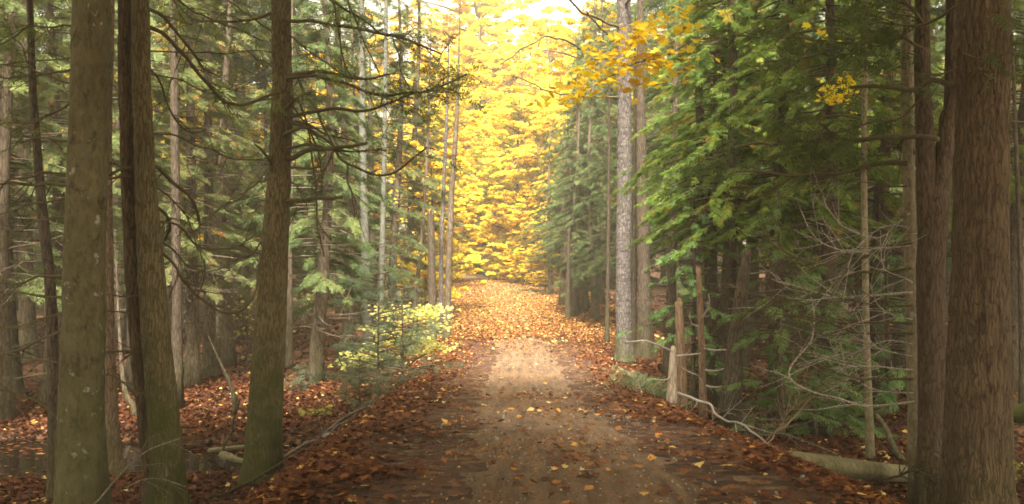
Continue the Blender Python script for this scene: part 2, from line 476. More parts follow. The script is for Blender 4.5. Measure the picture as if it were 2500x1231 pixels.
def put_leaves(mb, pos, size, tint, rng, tilt=.5, detail=False, droop=0.0, curl=1.0):
    n = len(pos)
    T = maple_leaf(detail).copy()
    Rm = rot_mats(rng.uniform(0, 2 * PI, n), rng.normal(droop, tilt, n), rng.normal(0, tilt, n))
    Z = np.repeat(T[None], n, 0); Z[:, :, 2] *= rng.uniform(-.6, 1.8, n)[:, None] * curl
    V = np.einsum('nij,nkj->nki', Rm, Z) * np.asarray(size)[:, None, None] + pos[:, None]
    k = T.shape[0]
    mb.add(V.reshape(-1, 3), np.arange(n * k).reshape(n, k), np.repeat(tint, k))


# ---- the litter on road, verges and floor
def litter():
    mb = MB(); rng = np.random.default_rng(11)
    def sow(n, x0, x1, y0, y1, size, dens, detail, tiltv=.3, gold=False):
        x = rng.uniform(x0, x1, n); y = y0 + (y1 - y0) * rng.uniform(0, 1, n) ** 1.25
        c, h = road_c(y), road_h(y); lat = (x - c - .1) / h
        keep = rng.uniform(0, 1, n) < dens(x, y, lat)
        keep &= ~((np.abs(y - stream_y(x)) < 1.0 + .25 * vnoise(x, y, 2, 3)) & (x < -2.2))
        x, y, lat = x[keep], y[keep], lat[keep]; m = len(x)
        onr = np.abs(lat) < .48
        z = np.where(onr, road_top(x, y), ground(x, y)) + rng.uniform(.006, .03, m) + np.where(onr, 0, rng.uniform(0, .03, m))
        t = np.clip(rng.normal(np.where(np.abs(lat) < 1.0, .42, .33), .19, m), 0, .9)  # floor leaves darker: decayed, and the shade of the wood put into their tone
        t = np.where(onr, np.clip(t + .16, 0, .97), t)
        t = np.where(rng.uniform(0, 1, m) < .018, rng.uniform(.94, 1, m), t)
        far = sm(19, 33, y) * (np.abs(lat) < 2.3)
        t = np.where(far > rng.uniform(0, 1, m), np.clip(rng.normal(.79, .11, m), .45, 1), t)
        put_leaves(mb, np.stack([x, y, z], -1), size * rng.uniform(.6, 1.25, m), t, rng, tiltv, detail)
    def d_near(x, y, lat):
        a = np.abs(lat)
        s = .018 + .07 * (np.exp(-(lat / .12) ** 2)) * (vnoise(x, y, 1.1, 2) > -.1)
        e = sm(.27, 1.0, a + .16 * vnoise(x, y, 1.5, 9) + .07 * vnoise(x, y, 4.5, 3))
        p = s + e ** 1.9 * .95
        far = sm(19, 27, y) * (1 - .45 * np.exp(-((lat - .1) / .35) ** 2) * sm(40, 22, y))
        patch = sm(.1, .8, vnoise(x, y, .9, 5)) * .09
        glade = sm(12, 15, y) * sm(21, 18, y) * (a < .45)
        return np.clip(np.maximum(p + patch * (a < .8), far) * (1 - .8 * glade), 0, 1)
    sow(52000, -2.6, 3.6, 4.5, 13, .066, d_near, True, .22)
    sow(46000, -2.5, 3.4, 12, 27, .07, d_near, False, .22)
    sow(62000, -4.2, 3.6, 23, 46, .066, d_near, False, .22)
    floor = lambda x, y, lat: (np.abs(lat) > .98) * 1.0
    sow(60000, -8.5, -1.0, 6, 20, .075, floor, False, .3)
    sow(44000, 1.6, 8, 5, 18, .075, floor, False, .3)
    sow(42000, -17, 16, 15, 38, .11, lambda x, y, lat: (np.abs(lat) > 1.0) * (np.abs(x) < .56 * y), False, .35)
    n = 900   # leaves afloat along the stream's edges
    x = rng.uniform(-11, -2.2, n); e = rng.choice([-1, 1], n) * np.abs(rng.normal(.75, .3, n)); y = stream_y(x) + e
    ok = ground(x, y) < -1.25
    x, y = x[ok], y[ok]; m = len(x)
    put_leaves(mb, np.stack([x, y, np.full(m, -1.233)], -1), .075 * rng.uniform(.6, 1.25, m), np.clip(rng.normal(.4, .2, m), 0, .95), rng, .04, False, 0, .2)
    crumbs = lambda x, y, lat: np.clip(.35 + .8 * vnoise(x, y, 1.6, 13), .06, 1) * (np.abs(lat) < 1.0) * (1 - .85 * sm(11.5, 14, y) * sm(21, 18, y) * (np.abs(lat) < .5))
    sow(34000, -2.0, 2.8, 4.5, 15, .018, crumbs, False, .3)
    sow(16000, -2.0, 2.8, 13, 26, .03, crumbs, False, .3)
    o = link('fallen_leaves', mb.mesh('fallen_leaves', M['litter'], False))
    tag(o, 'rust and golden fallen maple leaves strewn over road and floor', kind='stuff')


litter()

# ------------------------------------------------------------------ foliage
def spray(kind, rng):
    """one flat twig of evergreen foliage, unit length along +X"""
    Q = []
    def quad(p, ang, L, w, z=0, dz=0):
        d = np.array([math.cos(ang), math.sin(ang), dz]); s = np.array([-math.sin(ang), math.cos(ang), rng.normal(0, .25)])
        p = np.array([p[0], p[1], z]); e = p + d * L
        Q.append([p - s * w * .35, p + d * L * .55 - s * w * .5, e, p + d * L * .55 + s * w * .5])
    if kind == 'hemlock':
        quad((0, 0), 0, 1, .025)
        for i in range(8):
            x = .1 + .11 * i
            for sgn in (1, -1):
                L = (.42 - .3 * x) * rng.uniform(.6, 1.25)
                a = sgn * rng.uniform(.65, 1.1)
                quad((x, 0), a, L, .052, 0, rng.normal(-.15, .25))
                if L > .2:
                    for q in (rng.uniform(.35, .7),):
                        quad((x + q * L * math.cos(a), q * L * math.sin(a)), a + rng.choice([-1, 1]) * rng.uniform(.5, .9), L * .42, .042, 0, rng.normal(-.12, .15))
    elif kind == 'cedar':
        quad((0, 0), 0, 1, .03)
        for i in range(6):
            x = .08 + .15 * i
            for sgn in (1, -1):
                L = (.5 - .3 * x) * rng.uniform(.7, 1.25); a = sgn * rng.uniform(.45, .85)
                quad((x, 0), a, L, .07, 0, rng.normal(-.15, .3))
                q = rng.uniform(.35, .7)
                quad((x + q * L * math.cos(a), q * L * math.sin(a)), a + .6 * sgn * rng.choice([-1, 1]), L * .5 * rng.uniform(.7, 1.2), .06, 0, rng.normal(-.1, .3))
    else:  # pine: soft needle tufts
        for i in range(26):
            x = rng.uniform(.1, .9)
            quad((x, 0), rng.uniform(-1.2, 1.2), rng.uniform(.25, .45), .02, 0, rng.normal(0, .5))
    return np.array(Q)


def put_sprays(mb, kind, pos, yaw, pitch, roll, size, tint, rng):
    nv = 3
    which = rng.integers(0, nv, len(pos))
    for k in range(nv):
        s = which == k
        if not s.any(): continue
        Q = spray(kind, rng)
        Rm = rot_mats(yaw[s], pitch[s], roll[s])
        P = Q.reshape(-1, 3).copy(); P[:, 2] -= .16 * P[:, 0] ** 2
        V = np.einsum('nij,kj->nki', Rm, P) * size[s][:, None, None] + pos[s][:, None]
        n, kk = V.shape[:2]
        mb.add(V.reshape(-1, 3), np.arange(n * kk).reshape(-1, 4), np.repeat(np.clip(tint[s] , 0, 1), kk))


def conifer(rng, H, z0, R, nb, kind, sl, step=.2, droop=.35, rise=.1, flat_top=1.2, low=.75, rust=0.0, skip=.15):
    """crown of an evergreen round the Z axis: returns foliage MB and branch wood MB"""
    fo, wo = MB(), MB()
    P, Y, PI_, RO, S, T = [], [], [], [], [], []
    for b in range(nb):
        u = (b + rng.uniform(0, 1)) / nb
        z = z0 + (H - z0) * u
        L = R * max(.08, (1 - u ** flat_top)) * rng.uniform(.55, 1.15) * (low + (1 - low) * min(1, u * 4)) + .15
        az = rng.uniform(0, 2 * PI); bend = rng.normal(0, .25)
        k = max(3, int(L / .35) + 1); s = np.linspace(0, 1, k)
        ang = az + bend * s
        x = np.cos(ang) * s * L; y = np.sin(ang) * s * L
        zz = z + rise * L * s - droop * L * s ** 2 + .22 * droop * L * s ** 4
        pts = np.stack([x, y, zz], -1)
        tube(wo, pts, np.linspace(.008 + .007 * L, .003, k), 4, False)
        m = max(3, int(L / step) * 2)
        bt = rng.normal(.47, .2); gap_lo = rng.uniform(.1, 1.4)
        for q in range(m):
            t = rng.uniform(.16, 1) ** .8
            if rng.uniform() < skip or (gap_lo < t < gap_lo + .22): continue
            px = [np.interp(t, s, pts[:, c]) for c in range(3)]
            sgn = 1 if q % 2 else -1
            P.append(px); Y.append(np.interp(t, s, ang) + sgn * rng.uniform(.25, 1.1) * (1 - .5 * t)); PI_.append(rng.normal(.18 + droop * .7 * t, .22))
            RO.append(rng.normal(0, .35)); S.append(sl * rng.uniform(.6, 1.25) * (1.1 - .35 * t))
            T.append(1.0 if rng.uniform() < rust else min(.97, bt + rng.normal(0, .12)))
    put_sprays(fo, kind, *(np.array(a) for a in (P, Y, PI_, RO, S, T)), rng)
    return fo, wo


def maple_crown(rng, H, z0, R, nl, leaves, size=.13, lean=(0, 0), tone=.55):
    fo, wo = MB(), MB()
    pos, tint = [], []
    per = leaves // (nl * 16)
    for b in range(nl):
        u = (b + rng.uniform(0, 1)) / nl
        z = z0 + (H - z0) * u * .85
        L = R * (1 - abs(u - .4) ** 1.6 * 1.3) * rng.uniform(.35, 1.25) + .2
        az = rng.uniform(0, 2 * PI)
        k = 6; s = np.linspace(0, 1, k)
        x = np.cos(az + .2 * s) * s * L + lean[0] * u; y = np.sin(az + .2 * s) * s * L + lean[1] * u
        zz = z + (.55 if u > .45 else rng.uniform(-.15, .6)) * L * s - .28 * L * s ** 2
        pts = np.stack([x, y, zz], -1)
        tube(wo, pts, np.linspace(.016 + .013 * L, .006, k), 4, False)
        lt = tone + rng.normal(0, .15)
        for c in range(16):
            t = rng.uniform(.2, 1.15)
            p = np.array([np.interp(t, s, pts[:, q]) for q in range(3)]) + rng.normal(0, .25, 3) * [1.7, 1.7, 1.4] * L * .5
            rr = rng.uniform(.14, .36) * (.45 + .22 * R)
            n = int(per * rng.uniform(.6, 1.4))
            q = rng.normal(0, 1, (n, 3)); q /= np.linalg.norm(q, axis=1, keepdims=True) + 1e-9
            q *= rng.uniform(0, 1, (n, 1)) ** .5
            q = q @ np.array([[1, 0, rng.normal(0, .25)], [0, 1, rng.normal(0, .25)], [0, 0, 1]]) * [rr * rng.uniform(.6, 1.3), rr * rng.uniform(.6, 1.3), rr * rng.uniform(.2, .5)]
            pos.append(p + q); tint.append(np.clip(lt + rng.normal(0, .12) + rng.normal(0, .16, n), 0, 1))
            tw = np.stack([np.array([np.interp(max(.05, t - .25), s, pts[:, q2]) for q2 in range(3)]), p], 0)
            tube(wo, tw, [.011, .005], 3, False)
    pos = np.concatenate(pos); tint = np.concatenate(tint)
    put_leaves(fo, pos, size * rng.uniform(.65, 1.3, len(pos)), tint, rng, .45, False, .1)
    return fo, wo


def trunk_disp(seed, lump=.06, lobes=5, flare=.0, base_z=0.0, bark_amp=0.0, freq=60, fl_h=.28):
    ph = seed * 1.7
    def f(P, a, R):
        out = np.zeros((len(P), len(a)))
        for i, p in enumerate(P):
            h = max(0, p[2] - base_z)
            fl = flare * math.exp(-h / fl_h)
            for j, t in enumerate(a):
                c, s = math.cos(t), math.sin(t)
                v = lump * R[i] * mnoise.noise((c * 1.2 + ph, s * 1.2, p[2] * 1.1 + ph))
                if fl > 1e-3: v += fl * R[i] * (.7 + .6 * math.cos(lobes * t + ph + .8 * math.sin(2 * t)))
                if bark_amp:
                    q = mnoise.noise((c * R[i] * freq + ph, s * R[i] * freq, p[2] * freq * .085))
                    v += bark_amp * (abs(q) * 1.6 - .45) + bark_amp * .5 * mnoise.noise((c * R[i] * freq * 2.1, s * R[i] * freq * 2.1 + ph, p[2] * freq * .3))
                out[i, j] = v
        return out
    return f


# ------------------------------------------------------------------ tree prototypes (mesh data shared by the copies)
def proto(name, mats, fo, wo, H, r0, seed, rng, n=10, wob=.12, topfrac=1.0):
    """trunk (with its branches) and crown meshes"""
    zz = np.linspace(-.25, H * topfrac, 14)
    P = np.stack([wob * np.sin(zz * .5 + seed), wob * np.cos(zz * .43 + seed * 2), zz], -1) - [wob * math.sin(seed), wob * math.cos(seed * 2), 0]
    R = r0 * (1 - .85 * np.clip(zz / (H * topfrac), 0, 1) ** .9)
    if wo is None: wo = MB()
    tube(wo, P, R, n, True, trunk_disp(seed, .1, 4, .5, 0))
    return (wo.mesh(name + '_trunk', mats[0]), fo.mesh(name + '_crown', mats[1], False) if fo is not None else None)


def add_bare(wo, rng, z0, z1, n, L):
    for i in range(n):
        z = rng.uniform(z0, z1); az = rng.uniform(0, 2 * PI); l = L * rng.uniform(.4, 1.1)
        s = np.linspace(0, 1, 6); bend = rng.normal(0, .4)
        dr = rng.uniform(.1, .5)
        pts = np.stack([np.cos(az + bend * s) * s * l, np.sin(az + bend * s) * s * l, z + .15 * l * s - dr * l * s ** 2 + .25 * l * s ** 4], -1)
        tube(wo, pts, np.linspace(.006 + .006 * l, .002, 6), 4, False)
        for q in range(4):
            t = rng.uniform(.3, .95); b = np.array([np.interp(t, s, pts[:, c]) for c in range(3)])
            aa = az + rng.choice([-1, 1]) * rng.uniform(.4, 1.2); ll = rng.uniform(.15, .5) * l * .6
            e = b + np.array([math.cos(aa), math.sin(aa), rng.normal(-.2, .4)]) * ll
            tube(wo, np.stack([b, (b + e) / 2 + [0, 0, -.04], e]), [.005, .004, .002], 3, False)


PROTO = {}
def build_protos():
    r = np.random.default_rng(5)
    for k in range(4):   # full hemlocks
        H = [11, 9.5, 12, 10][k]
        fo, wo = conifer(r, H, [1.6, 2.0, 2.4, 1.2][k], [2.2, 1.9, 2.4, 1.8][k], 120, 'hemlock', .28, .048, .45, .12)
        add_bare(wo, r, .8, 3.5, 18, 1.7)
        PROTO[f'hemlock{k}'] = proto('hemlock', (M['bark_far'], M['needles']), fo, wo, H, .16, k + 1, r)
    for k in range(4):   # thin, olive, see-through evergreens of the stream side
        H = [11, 12, 10, 13][k]
        fo, wo = conifer(r, H, [2.2, 2.8, 2.0, 3.2][k], [1.9, 2.2, 1.7, 2.0][k], 115, 'hemlock', .27, .052, .4, .05, skip=.15, rust=.025)
        add_bare(wo, r, .6, 5.0, 40, 1.9)
        PROTO[f'thin{k}'] = proto('thin_evergreen', (M['bark_far'], M['needles_left']), fo, wo, H, .15, k + 9, r)
    for k in range(4):   # cedars
        H = [9, 10, 8.5, 10.5][k]
        fo, wo = conifer(r, H, [3.0, 3.3, 2.8, 3.5][k], [1.75, 1.95, 1.65, 1.85][k], 150, 'cedar', .19, .042, .55, .08, skip=.15, rust=.025)
        add_bare(wo, r, .5, 3.6, 34, 1.7)
        PROTO[f'cedar{k}'] = proto('cedar', (M['bark_dark'], M['cedar']), fo, wo, H, .17, k + 20, r)
    for k in range(3):   # young cedars, green to the ground
        H = [3.2, 2.6, 3.8][k]
        fo, wo = conifer(r, H, .35, [1.2, 1.05, 1.3][k], 48, 'cedar', .18, .06, .4, .1, low=.9)
        PROTO[f'young{k}'] = proto('young_cedar', (M['bark_dark'], M['cedar_bright']), fo, wo, H, .05, k + 30, r, 8, .04)
    for k in range(3):   # pale soft young pines
        H = [1.5, 2.2, 1.1][k]
        fo, wo = conifer(r, H, .1, [.7, .8, .6][k], 46, 'pine', .2, .09, .1, .25, low=.9, skip=.05)
        PROTO[f'pine{k}'] = proto('young_pine', (M['bark_far'], M['pine']), fo, wo, H, .025, k + 40, r, 6, .03)
    for k in range(5):   # maples
        H = [10, 8, 12, 6.5, 14][k]
        fo, wo = maple_crown(r, H, [2.2, 1.6, 4.0, 1.2, 6][k], [2.6, 2.2, 3.0, 1.9, 3.2][k], [20, 18, 20, 15, 20][k], [15000, 12000, 16000, 9000, 15000][k], .13)
        PROTO[f'maple{k}'] = proto('maple', (M['bark_far'], M['yellow']), fo, wo, H, [.14, .1, .17, .07, .18][k], k + 50, r)
    for k in range(3):
        H = [9, 8, 11][k]
        fo, wo = maple_crown(r, H, [.5, .5, .5][k], [2.5, 2.2, 2.9][k], 38, [44000, 38000, 44000][k], .14, tone=.62)
        PROTO[f'glow{k}'] = proto('glowing_maple', (M['bark_far'], M['yellow']), fo, wo, H, [.12, .1, .14][k], k + 57, r)
    fo, wo = maple_crown(r, 14, 5, 3.6, 34, 40000, .15, tone=.62)
    PROTO['glow3'] = proto('glowing_maple', (M['bark_far'], M['yellow']), fo, wo, 14, .16, 60, r)
    fo, wo = maple_crown(r, 7, 0, 4.0, 30, 15000, .15, tone=.5)
    PROTO['highgold'] = (wo.mesh('high_branches', M['limb']), fo.mesh('high_crown', M['gold'], False))
    fo, wo = maple_crown(r, 13, 6.5, 4.2, 40, 52000, .18, tone=.5)
    PROTO['shade'] = proto('added_shade_maple', (M['bark_far'], M['gold']), fo, wo, 13, .2, 66, r)
    fo, wo = maple_crown(r, 7, 1.8, 2.0, 14, 8000, .13, tone=.5)
    PROTO['orange0'] = proto('orange_maple', (M['bark_far'], M['orange']), fo, wo, 7, .1, 61, r)
    for k in range(2):   # understorey shrubs with few olive yellow leaves
        fo, wo = maple_crown(r, [2.4, 4.5][k], [.5, 1.2][k], [1.1, 1.5][k], 9, [900, 1600][k], .1)
        PROTO[f'olive{k}'] = proto('understorey_maple', (M['bark_far'], M['olive']), fo, wo, [2.2, 4.2][k], .03, k + 70, r, 6, .05)
    for k in range(3):   # bare poles
        wo = MB(); H = [12, 13, 11][k]
        add_bare(wo, r, 1.0, 10, 70, [1.5, 1.2, 1.8][k])
        PROTO[f'bare{k}'] = proto('bare_tree', (M['bark_far'], None), None, wo, H, [.13, .11, .16][k], k + 80, r)
    for k in range(2):
        wo = MB(); add_bare(wo, r, 3.0, 10, 26, 1.0)
        PROTO[f'birch{k}'] = proto('birch', (M['bark_birch'], None), None, wo, 12, [.1, .08][k], k + 90, r)
    for k in range(3):   # overstorey: tall trunks with unseen high crowns added to shade the sides
        H = [17, 19, 16][k]
        fo, wo = conifer(r, H, [7.5, 8.5, 7][k], [3.4, 3.2, 3.6][k], 110, 'hemlock', .75, .2, .35, .1, flat_top=1.5, skip=.05)
        add_bare(wo, r, 1.5, 7, 40, 1.6)
        PROTO[f'over{k}'] = proto('tall_hemlock', (M['bark_far'], M['needles']), fo, wo, H, .15, k + 110, r)
    # unseen high crowns added on the tall trunks to shade the near ground
    for k in range(3):
        fo, wo = conifer(r, 7, 0, [3.0, 2.6, 3.3][k], 110, 'hemlock', .6, .22, .4, .1, flat_top=1.6)
        PROTO[f'high{k}'] = (wo.mesh('high_branches', M['limb']), fo.mesh('high_crown', M['needles'], False))


build_protos()
OCC = []


def plant(key, name, label, cat, x, y, s=1.0, rz=None, group=None, z=None, sx=None):
    tr, cr = PROTO[key]
    rz = random.uniform(0, 6.28) if rz is None else rz
    t = thing(name, label, cat, (x, y, (gz(x, y) if z is None else z) - .02), group, rz)
    t.scale = (s * (sx or 1), s * (sx or 1), s)
    a = link('trunk', tr, t)
    if cr is not None: link('crown', cr, t)
    OCC.append((x, y))
    return t


# ------------------------------------------------------------------ hand-set trunks
def px_path(pts, d, step=.08, dd=0.0):
    """[(px, py, width_px), ...] top to bottom at distance d -> path (bottom to top) and radii"""
    A = []
    for p in pts:
        q = at(p[0], p[1], d + dd * (p[1] - 615) / 600)
        A.append([*q, p[2] / 2 / F * d])
    A = resample(np.array(A), step)[::-1]
    return A[:, :3], np.maximum(A[:, 3], .004)


def trunk_part(root, pts, d, mat, n=20, step=.08, seed=1, flare=.35, lump=.07, lobes=5, amp=0.0, freq=60, name='trunk', broken=False, sink=True):
    P, R = px_path(pts, d, step)
    bx, by, bz = root.location
    if sink:   # reach into the ground
        zg = gz(P[0][0], P[0][1])
        if P[0][2] > zg - .12:
            P = np.vstack([[P[0][0], P[0][1], zg - .15], P]); R = np.concatenate([[R[0] * 1.04], R])
        else:
            k = P[:, 2] > zg - .2; P, R = P[k], R[k]
    P = P - np.array([bx, by, bz])
    mb = MB()
    tube(mb, P, R, n, True, trunk_disp(seed, lump, lobes, flare, 0.0, amp, freq))
    if broken:   # jagged splinters on a snapped top
        rr = np.random.default_rng(seed)
        for i in range(9):
            a = rr.uniform(0, 2 * PI); q = P[-1] + np.array([math.cos(a), math.sin(a), 0]) * R[-1] * rr.uniform(.3, .85)
            h = R[-1] * rr.uniform(.3, 1.3)
            tube(mb, np.stack([q - [0, 0, .05], q + [0, 0, h * .6], q + [rr.normal(0, .01), 0, h]]), [R[-1] * .3, R[-1] * .2, .003], 5)
    return link(name, mb.mesh(name, mat), root)


def tall_tree(name, label, cat, pts, d, mat, group=None, high=None, **kw):
    """a trunk measured on the photo, with an unseen shading crown added above"""
    zb = None
    bot = at(pts[-1][0], pts[-1][1], d)
    root = thing(name, label, cat, (bot[0], d, gz(bot[0], d)), group)
    trunk_part(root, pts, d, mat, **kw)
    if high is not None:
        k, dz, s = high[:3]
        top = at(pts[0][0], pts[0][1], d)
        b, c = PROTO[f'high{k}' if k != 'gold' else 'highgold']
        rel = (top[0] - bot[0], 0, top[2] - gz(bot[0], d) - dz)
        o = link('crown', c, root, rel); o.scale = (s, s, s); o.rotation_euler = (0, 0, d * 1.3)
        w_ = link('upper_branches', b, root, rel); w_.scale = (s, s, s); w_.rotation_euler = (0, 0, d * 1.3)
    OCC.append((bot[0], d))
    return root


LIMB_SEED = [100]


def limb(root, pts, d0, d1, w0, w1, mat=None, twigs=6, tl=.45, name='limb', fol=None, hang=.3, n=7):
    """a limb traced along the photo, its depth running from d0 to d1"""
    LIMB_SEED[0] += 1
    r = np.random.default_rng(LIMB_SEED[0])
    k = len(pts); A = []
    seg = np.concatenate([[0], np.cumsum([math.hypot(pts[i + 1][0] - pts[i][0], pts[i + 1][1] - pts[i][1]) for i in range(k - 1)])]); seg /= seg[-1]
    for (px, py), t in zip(pts, seg):
        d = d0 + (d1 - d0) * t
        A.append([*at(px, py, d), (w0 + (w1 - w0) * t ** .8) / 2 / F * d])
    A = resample(np.array(A), .06)
    P = A[:, :3] - np.array(root.location); R = np.maximum(A[:, 3], .0028)
    P = P + np.array([[mnoise.noise((p[0] * 3, p[1] * 3, p[2] * 3 + q * 9)) for q in range(3)] for p in P]) * .045 * np.minimum(1, np.arange(len(P)) / 4)[:, None]
    mb = MB()
    tube(mb, P, R, n, True)
    m = len(P); T = np.gradient(P, axis=0)
    ends = []
    for i in range(twigs):
        q = r.integers(int(m * .2), m); b = P[q]; t = T[q] / (np.linalg.norm(T[q]) + 1e-9)
        side = r.normal(0, 1, 3); side[2] *= .6; side -= t * np.dot(side, t); side /= np.linalg.norm(side)
        L = tl * r.uniform(.35, 1.2)
        s = np.linspace(0, 1, 6)[:, None]
        dirv = t * r.uniform(.4, .9) + side * r.uniform(.4, .9)
        tw = b + dirv * L * s + np.array([0, 0, -1]) * hang * L * s ** 2 + np.array([0, 0, .6]) * hang * L * s ** 4
        rb = min(R[q] * .6, .007)
        tube(mb, tw, np.linspace(rb, .0022, 6), 4, False)
        ends.append((tw[-1], dirv))
        for j in range(r.integers(0, 4)):
            w = r.integers(1, 6); c = tw[w]
            dv = dirv / np.linalg.norm(dirv) + r.normal(0, .6, 3); l2 = L * r.uniform(.2, .55)
            tube(mb, np.stack([c, c + dv * l2 * .5 + [0, 0, -.01], c + dv * l2 + [0, 0, -.03]]), [rb * .6, .0026, .0018], 3, False)
            ends.append((c + dv * l2, dv))
    o = link(name, mb.mesh(name, mat or M['limb']), root)
    if fol:
        kind, mt, cnt, size = fol
        ends.append((P[-1], T[-1] / np.linalg.norm(T[-1])))
        fb = MB(); pos, yaw, pit, rol, sz, ti = [], [], [], [], [], []
        for i in range(cnt):
            e, dv = ends[r.integers(0, len(ends))] if r.uniform() < .75 else (P[r.integers(int(m * .45), m)], T[-1])
            e = np.array(e) + r.normal(0, .07, 3)
            pos.append(e); yaw.append(math.atan2(dv[1], dv[0]) + r.normal(0, .6)); pit.append(r.normal(.25, .3)); rol.append(r.normal(0, .4))
            sz.append(size * r.uniform(.6, 1.3)); ti.append(r.normal(.5, .18))
        put_sprays(fb, kind, *(np.array(a) for a in (pos, yaw, pit, rol, sz, ti)), r)
        link('foliage', fb.mesh('foliage', mt, False), o)
    return o


HEM = lambda c, s=.34: ('hemlock', M['needles_left'], int(c * 1.5), s * .75)
BTREE = {}

# mottled trunk by the stream
BTREE['mottled'] = tall_tree('forest_tree', 'thick mottled grey-brown trunk with pale lichen spots, before the stream pool', 'tree',
    [(226, -1600, 70), (224, 0, 88), (212, 380, 92), (206, 700, 97), (200, 1000, 106), (196, 1330, 128)], 8.0, M['bark_mottled'],
    high=(0, 2.6, 1.4), n=64, step=.035, seed=3, flare=.35, amp=.009, freq=26, lump=.09)
# twin stems
twin = tall_tree('twin_trunk_tree', 'brown trunk in two fused stems, leaning, mossy along one flank', 'tree',
    [(338, -1500, 32), (343, 0, 42), (350, 300, 44), (362, 550, 56), (384, 850, 70), (408, 1120, 78), (418, 1300, 96)], 8.6, M['bark_cedar_green'],
    high=(1, 2.6, 1.35), n=56, step=.035, seed=5, flare=.4, amp=.01, freq=40)
trunk_part(twin, [(298, -1500, 22), (304, 0, 31), (310, 300, 35), (321, 550, 42), (346, 850, 54), (378, 1120, 60), (392, 1300, 80)], 8.75, M['bark_red'], n=40, step=.04, seed=6, flare=.4, amp=.009, freq=40)
BTREE['twin'] = twin
# the big cedar by the road bank
ced = tall_tree('cedar_tree', 'straight cedar with many bare stubs and limbs, mossy at its foot on the road bank', 'tree',
    [(694, -1500, 28), (687, 0, 46), (690, 200, 49), (683, 400, 56), (672, 600, 65), (660, 800, 75), (649, 1000, 81), (644, 1100, 85), (641, 1165, 92)], 10.8, M['bark_cedar_green'],
    n=64, step=.035, seed=8, flare=.28, amp=.013, freq=36)
BTREE['cedar'] = ced
# smaller trunks of the stream side
T2 = [
    ('forest_tree', 'slim dark trunk standing just behind the mottled trunk, its flared foot covered in bright moss', [(270, -1000, 16), (268, 0, 22), (262, 300, 22), (262, 700, 31), (268, 1000, 38), (274, 1120, 50), (277, 1150, 66)], 11.7, 'bark_cedar', dict(flare=.8, n=24)),
    ('dead_tree', 'thin dead pole beside the mottled trunk, at the near edge of the pool', [(60, -500, 12), (76, 100, 16), (88, 330, 20), (104, 520, 24), (122, 700, 26), (130, 900, 26), (132, 1240, 30)], 9.8, 'bark_dark', dict(n=18)),
    ('forest_tree', 'thin crooked trunk leaning over leaves beyond the pool', [(8, 380, 16), (20, 560, 17), (26, 720, 20), (36, 850, 22), (44, 948, 28)], 18.0, 'bark_dark', dict(n=14)),
    ('forest_tree', 'stout grey trunk with moss at its foot, far beyond the pool', [(52, -300, 28), (58, 300, 32), (64, 650, 34), (70, 890, 42)], 23.0, 'bark_far', dict(n=16, flare=.5)),
    ('forest_tree', 'dark trunk half hidden by the twin stems, on the far bank of the stream', [(420, -500, 14), (424, 0, 17), (428, 400, 21), (432, 700, 23), (432, 905, 28)], 16.5, 'bark_dark', dict(n=14)),
    ('forest_tree', 'upright trunk with a small pine spray in front, mid way up the leaf slope', [(506, -200, 18), (508, 300, 21), (511, 600, 26), (512, 915, 34)], 20.0, 'bark_far', dict(n=14, flare=.5)),
    ('forest_tree', 'pale greyish trunk far up the leaf slope, faint between the limbs', [(584, -100, 18), (582, 400, 22), (586, 770, 30)], 34.0, 'bark_far', dict(n=12)),
    ('forest_tree', 'thin mossy trunk peeping out behind the cedar with many stubs', [(712, 200, 10), (708, 600, 13), (706, 880, 18)], 22.0, 'bark_far', dict(n=12, flare=.6)),
    ('sapling', 'short leaning stick of a sapling, bent at its foot on the far stream bank', [(508, 820, 2), (536, 882, 6), (556, 925, 8), (572, 968, 11)], 16.5, 'bark_dark', dict(n=8, flare=.2)),
    ('sapling', 'curved thin sapling between the slim mossy-footed trunk and the twin stems', [(280, 560, 2), (290, 780, 7), (298, 900, 11), (308, 965, 12), (326, 990, 14)], 15.8, 'bark_far', dict(n=8, flare=.2)),
    ('sapling', 'thin leaning sapling on the leaf slope near the cedar', [(790, 760, 2), (812, 830, 6), (834, 885, 9)], 21.0, 'bark_dark', dict(n=8, flare=.2)),
    ('birch_tree', 'pale green-grey birch trunk behind the soft young pine by the road', [(880, -200, 14), (886, 350, 17), (892, 620, 21), (899, 850, 25)], 23.0, 'bark_birch', dict(n=14)),
    ('forest_tree', 'dark trunk between the two pale birches', [(905, 350, 13), (909, 560, 15), (915, 800, 22)], 29.0, 'bark_dark', dict(n=12)),
    ('birch_tree', 'slender mottled birch rising behind the pale yellow sapling', [(944, -100, 8), (939, 330, 11), (933, 600, 14), (925, 840, 18)], 22.0, 'bark_birch', dict(n=12)),
    ('sapling', 'thin leaning pole behind the pale yellow sapling', [(1046, 300, 7), (1034, 520, 9), (1020, 680, 11), (1010, 800, 13)], 27.0, 'bark_far', dict(n=8)),
    ('broken_tree', 'dark dead trunk with a snapped top at the road edge', [(1052, 517, 16), (1055, 700, 19), (1056, 872, 24)], 23.5, 'bark_dark', dict(n=14, broken=True, flare=.3)),
    ('forest_tree', 'thin grey trunk next to the snapped dark trunk', [(1090, 300, 8), (1078, 600, 11), (1076, 850, 14)], 27.0, 'bark_grey', dict(n=10)),
    ('forest_tree', 'slim straight trunk on the road edge before the yellow maples', [(1122, 60, 3), (1114, 300, 11), (1102, 480, 14), (1094, 700, 16), (1090, 850, 20)], 24.5, 'bark_far', dict(n=14)),
]
T_UP = lambda pts, kw: pts if (kw.get('broken') or pts[0][1] < -50 or pts[0][1] > 545) else [(pts[0][0] + (pts[0][0] - pts[1][0]) * .5, pts[0][1] - (220 if kw.get('n', 9) < 15 else 600), pts[0][2] * .3)] + pts
